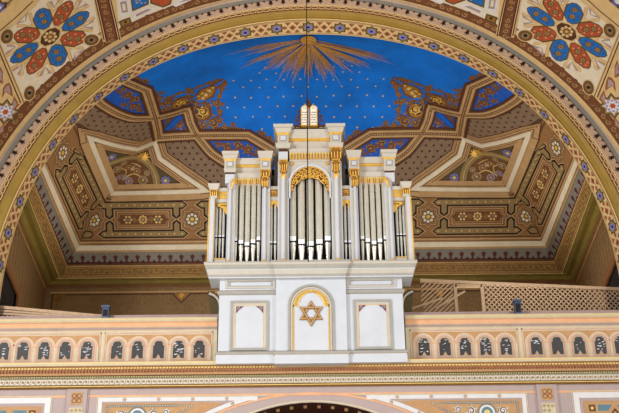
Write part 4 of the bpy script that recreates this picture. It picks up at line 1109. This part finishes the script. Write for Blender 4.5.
# pipes
def pipe(x, r, vm, vt, mw, mh=3.6, y=YP+.2):
    p = MB(); zm = WZ(vm, y); zt_ = WZ(vt, y)
    z0 = zbase+.0
    p.lathe(x, y, [(r*.28, z0), (r*.95, zm-.05), (r, zm-.03)], 'pipe', 18)
    p.lathe(x, y, [(r*.93, zm-.03), (r*.93, zm)], 'black', 18)
    p.lathe(x, y, [(r, zm), (r, zt_)], 'pipe', 20)
    o = build(p, 'pipe')
    m = MB(); hgt = mh*.022
    m.box(x-r*.86, x+r*.86, y-r*1.04, y-r*.3, zm+.004, zm+hgt, 'mouth'); m.box(x-r*.9, x+r*.9, y-r*1.06, y-r*.3, zm-.012, zm+.004, 'black')
    m.build('mouth', o)
def px_(u): return WX(u, 240, YP+.2)
for u, vm, r in ((0, 247.2, .078), (-8.9, 245.3, .078), (8.9, 245.3, .078), (-17.3, 242, .07), (17.3, 242, .07)): pipe(px_(u), r, vm, 163, 0, 5)
for sg in (-1, 1):
    for u, vm, r, vt in ((75, 241, .043, 178), (69.3, 244, .054, 178), (63.3, 246, .056, 178), (57.3, 243.6, .054, 178), (52, 240.6, .043, 178)): pipe(sg*px_(u), r, vm, vt, 0, 4)
    for u, vt in ((94.3, 202), (90.8, 202), (87.4, 204)): pipe(sg*px_(u), .029, 236.5, vt, 0, 1.6)
    for u in (39.2, 35.3): pipe(sg*px_(u), .031, 243.5, 199, 0, 2.4)
# tablets of the law with finial and bronze foliage
zt0 = zu(126); b = MB()
for sg in (-1, 1):
    w = WX(8.2, 115, YP)/1.0
    cx = sg*w*.54; hw = w*.47; ze = zu(109); 
    def tb(e): return [(cx-hw+e, zt0+e)]+[(cx-(hw-e)*math.cos(PI*i/12), ze+(hw-e)*math.sin(PI*i/12)) for i in range(13)]+[(cx+hw-e, zt0+e)]
    t = MB(); t.prism(tb(0), YP-.02, YP+.1, 'gold'); t.prism(tb(.02), YP-.03, YP, 'tablet')
    for k in range(5):
        zz_ = zt0+.07+k*.065
        for j in range(4):
            xk = cx-hw*.55+j*hw*.36; t.box(xk-.014*(1+(k+j) % 2*.4), xk+.012, YP-.034, YP-.03, zz_, zz_+.012+.008*((k*3+j) % 2), 'side')
            if (k+j) % 3 == 0: t.box(xk+.004, xk+.012, YP-.034, YP-.03, zz_-.012, zz_+.012, 'side')
    t.tube([(cx+.03*math.cos(a*PI/6), YP-.032, ze+.02+.03*math.sin(a*PI/6)) for a in range(13)], .004, 'side', 4)
    build(t, 'tablet', 'cream round-topped tablet with gold rim and rows of letters')
    f = MB()
    for k, (dx, dv, r) in enumerate(((.03, 123, .06), (.10, 119, .055), (.06, 115, .05), (.12, 124, .045), (.03, 110, .035))):
        f.tube([(sg*p[0], YP+.08, p[1]) for p in spiral(w*1.06+dx, zu(dv), r, 1.4, k, 1 if k % 2 else -1, 10)], .012, 'brmet', 5)
    f.tube([(sg*(w*1.05), YP+.08, zt0-.03), (sg*(w*1.15), YP+.08, zu(120)), (sg*(w*1.1), YP+.08, zu(113)), (sg*(w*1.0), YP+.08, zu(107))], .014, 'brmet', 5)
    build(f, 'bronze_foliage')
f = MB(); f.lathe(0, YP+.04, [(.05, zu(106.5)), (.06, zu(104.5)), (.02, zu(103)), (.03, zu(101.5)), (.008, zu(98))], 'brmet', 10)
for s_ in (-1, 1): f.tube([(s_*.0, YP+.04, zu(104)), (s_*.07, YP+.04, zu(105)), (s_*.10, YP+.04, zu(103))], .012, 'gold', 5)
build(f, 'finial')
b = MB(); b.box(-.5, .5, YP+.1, .3, zu(129), zt0, 'orgc'); build(b, 'tablet_plinth')
# ================================================================ small things
# hanging cable in front of the organ
yc = -1.6
cb = MB(); xt, _, ztp = WP(306.4, 0, yc); xb, _, zbm = WP(308.3, 250, yc)
cb.tube([(xt, yc, ztp+2.5), (xb*.5+xt*.5, yc, (ztp+zbm)/2), (xb, yc, WZ(262, yc))], .011, 'rope', 6)
cb.lathe(xt*.6+xb*.4, yc, [(.01, WZ(100, yc)), (.022, WZ(101, yc)), (.022, WZ(104, yc)), (.01, WZ(105, yc))], 'rope', 8)
tag(cb.build('hanging_cable'), 'thin dark cable hanging down in front of the organ', 'cable')
def speaker(x, vt, vb, lbl, top_w):
    y0 = -.075; c = WP(x, vt, y0)
    t = thing('metal_bracket', (c[0], y0, WZ(318, y0)), lbl, 'bracket', None)
    m = MB(); zt_, zb_ = WZ(vt, y0), WZ(315.8, -.1)
    m.box(c[0]-.07, c[0]+.07, y0-.0, y0+.12, zb_+.001, zt_-.05, 'metal'); m.build('housing', t)
    m = MB(); m.box(c[0]-.085, c[0]+.085, y0-.03, y0+.14, zt_-.05, zt_, 'metal'); m.box(c[0]-.05, c[0]+.05, y0-.01, y0, zb_+.05, zt_-.09, 'black'); m.build('cap', t)
speaker(106, 303.4, 317, 'small blue-grey metal box standing on the balustrade left of the organ', 9)
speaker(517.5, 301.6, 314, 'small blue-grey metal box standing on the balustrade in front of the lattice screen', 9)
# lattice screens
def lattice(name, label, A, B, zb, y, step, sw_, loose=None, frame=None, part=None):
    t = thing(name, (A[0], y, zb), label, 'lattice screen')
    x0, x1 = A[0], B[0]
    def top(x): return A[1]+(B[1]-A[1])*(x-x0)/(x1-x0)
    r = MB(); hw = .035
    r.add([(x0, y-.05, top(x0)-.03), (x1, y-.05, top(x1)-.03), (x1, y+.03, top(x1)-.03), (x0, y+.03, top(x0)-.03), (x0, y-.05, top(x0)+.04), (x1, y-.05, top(x1)+.04), (x1, y+.03, top(x1)+.04), (x0, y+.03, top(x0)+.04)],
          [(0, 3, 2, 1), (4, 5, 6, 7), (0, 1, 5, 4), (1, 2, 6, 5), (2, 3, 7, 6), (3, 0, 4, 7)], 'wood')
    r.build('top_rail', t)
    def seg(mb, xa, xb, slope, depth, skip=1.):
        # diagonal slats clipped to the screen
        H = max(top(xa), top(xb))-zb; n = int((xb-xa+H)/step)+1
        for i in range(-n, n+1):
            x = xa+i*step
            p = []
            for k in range(41):
                z_ = zb+H*k/40; xx = x+slope*(z_-zb)
                if xa <= xx <= xb and z_ <= top(xx): p.append((xx, z_))
            if len(p) < 2: continue
            (ax, az), (bx, bz) = p[0], p[-1]; l = math.hypot(bx-ax, bz-az)
            if l < .05: continue
            nx, nz = -(bz-az)/l*sw_/2, (bx-ax)/l*sw_/2
            mb.prism([(ax+nx, az+nz), (bx+nx, bz+nz), (bx-nx, bz-nz), (ax-nx, az-nz)], y+depth, y+depth+.012, 'wood')
    return t, seg, top
yl = 1.1
A = WP(420, 281, yl); B = WP(622, 290.5, yl); zbl = 7.0
t, seg, top = lattice('lattice_screen', 'pale wooden diagonal lattice screen behind the right balustrade', (A[0], A[2]), (B[0]+.8, B[2]-.03), zbl, yl, .112, .023)
xf0, xf1 = WP(456, 300, yl)[0], WP(483, 300, yl)[0]
b = MB(); seg(b, xf1+.03, B[0]+.8, .95, 0); seg(b, xf1+.03, B[0]+.8, -.95, .014); b.build('lattice_panel', t)
b = MB(); seg(b, A[0], xf0-.03, 1.1, 0); b.build('slanted_slats', t)
b = MB()
for x in (xf0, xf1): b.box(x-.035, x+.035, yl-.03, yl+.03, zbl, top(x), 'wood')
b.box(xf0, xf1, yl-.03, yl+.03, top((xf0+xf1)/2)-.1, top((xf0+xf1)/2)-.03, 'wood'); b.build('hatch_frame', t)
def slat(p, q, y, lbl):
    a, c = WP(*p, y), WP(*q, y); m = MB(); l = math.hypot(c[0]-a[0], c[2]-a[2]); nx, nz = -(c[2]-a[2])/l*.02, (c[0]-a[0])/l*.02
    m.prism([(a[0]+nx, a[2]+nz), (c[0]+nx, c[2]+nz), (c[0]-nx, c[2]-nz), (a[0]-nx, a[2]-nz)], y, y+.014, 'wood')
    tag(m.build('loose_slat'), lbl, 'slat')
slat((404, 311), (443, 298), yl-.04, 'pale loose slat lying lower and flatter across the slanted slats beside the organ')
slat((436, 308), (465, 291), yl-.06, 'pale loose slat whose tip crosses the edge of the dark hatch opening')
A = WP(-3, 307, .7); B = WP(108, 317.5, .7)
t, seg, top = lattice('lattice_screen', 'low sloping pale lattice screen behind the left balustrade', (A[0]-.5, A[2]+.04), (B[0], B[2]), 7.0, .7, .10, .034)
b = MB(); seg(b, A[0]-.5, B[0], .6, .0); b.build('lattice_panel', t)
for k, dz in enumerate((.085, .16)):
    b = MB(); xa_, xb_ = A[0]-.5, B[0]-.1; za_, zb2 = top(xa_)-dz, top(xb_)-dz*.4
    b.add([(xa_, .66, za_-.022), (xb_, .66, zb2-.022), (xb_, .7, zb2-.022), (xa_, .7, za_-.022), (xa_, .66, za_+.022), (xb_, .66, zb2+.022), (xb_, .7, zb2+.022), (xa_, .7, za_+.022)], [(0, 3, 2, 1), (4, 5, 6, 7), (0, 1, 5, 4), (1, 2, 6, 5), (2, 3, 7, 6), (3, 0, 4, 7)], 'wood'); b.build('lower_rail', t)

# ================================================================ light, world, camera
w = bpy.data.worlds.new('World'); bpy.context.scene.world = w; w.use_nodes = True
w.node_tree.nodes['Background'].inputs[0].default_value = (.93, .96, 1, 1); w.node_tree.nodes['Background'].inputs[1].default_value = .42
def area(name, loc, target, size, power, col, sy=None):
    l = bpy.data.lights.new(name, 'AREA'); l.energy = power; l.color = col; l.size = size
    if sy: l.shape = 'RECTANGLE'; l.size_y = sy
    o = bpy.data.objects.new(name, l); C.objects.link(o); o.location = loc
    o.rotation_euler = (Vector(target)-Vector(loc)).to_track_quat('-Z', 'Y').to_euler()
area('hall_window_light_left', (-10, -13, 9), (0, 1, 10), 3, 1500, (.95, .97, 1), 5)
area('hall_window_light_right', (10, -13, 9), (0, 1, 10), 3, 700, (.95, .97, 1), 5)
area('hall_floor_bounce', (0, -9, 1.2), (0, 1, 12), 6, 500, (1, .95, .88))
for sg in (-1, 1): area('vault_fill', (sg*4.6, 2.6, 7.6), (sg*2.5, 4, 15), 1.6, 110, (1, .93, .80))  # unseen fill lights added to brighten the vault from inside
cam = bpy.data.cameras.new('Camera'); co = bpy.data.objects.new('Camera', cam); C.objects.link(co)
cam.sensor_width = 36; cam.lens = F/619*36
cam.shift_x = -.6/619; cam.clip_end = 200
co.location = (0, -D, CZ)
from mathutils import Matrix
co.rotation_euler = (Matrix.Rotation(PI/2+TH, 3, 'X') @ Matrix.Rotation(-.010, 3, 'Z')).to_euler()
sc = bpy.context.scene; sc.camera = co
sc.view_settings.view_transform = 'Standard'; sc.view_settings.look = 'None'; sc.view_settings.gamma = 1; sc.view_settings.use_curve_mapping = False
sc.view_settings.exposure = .15
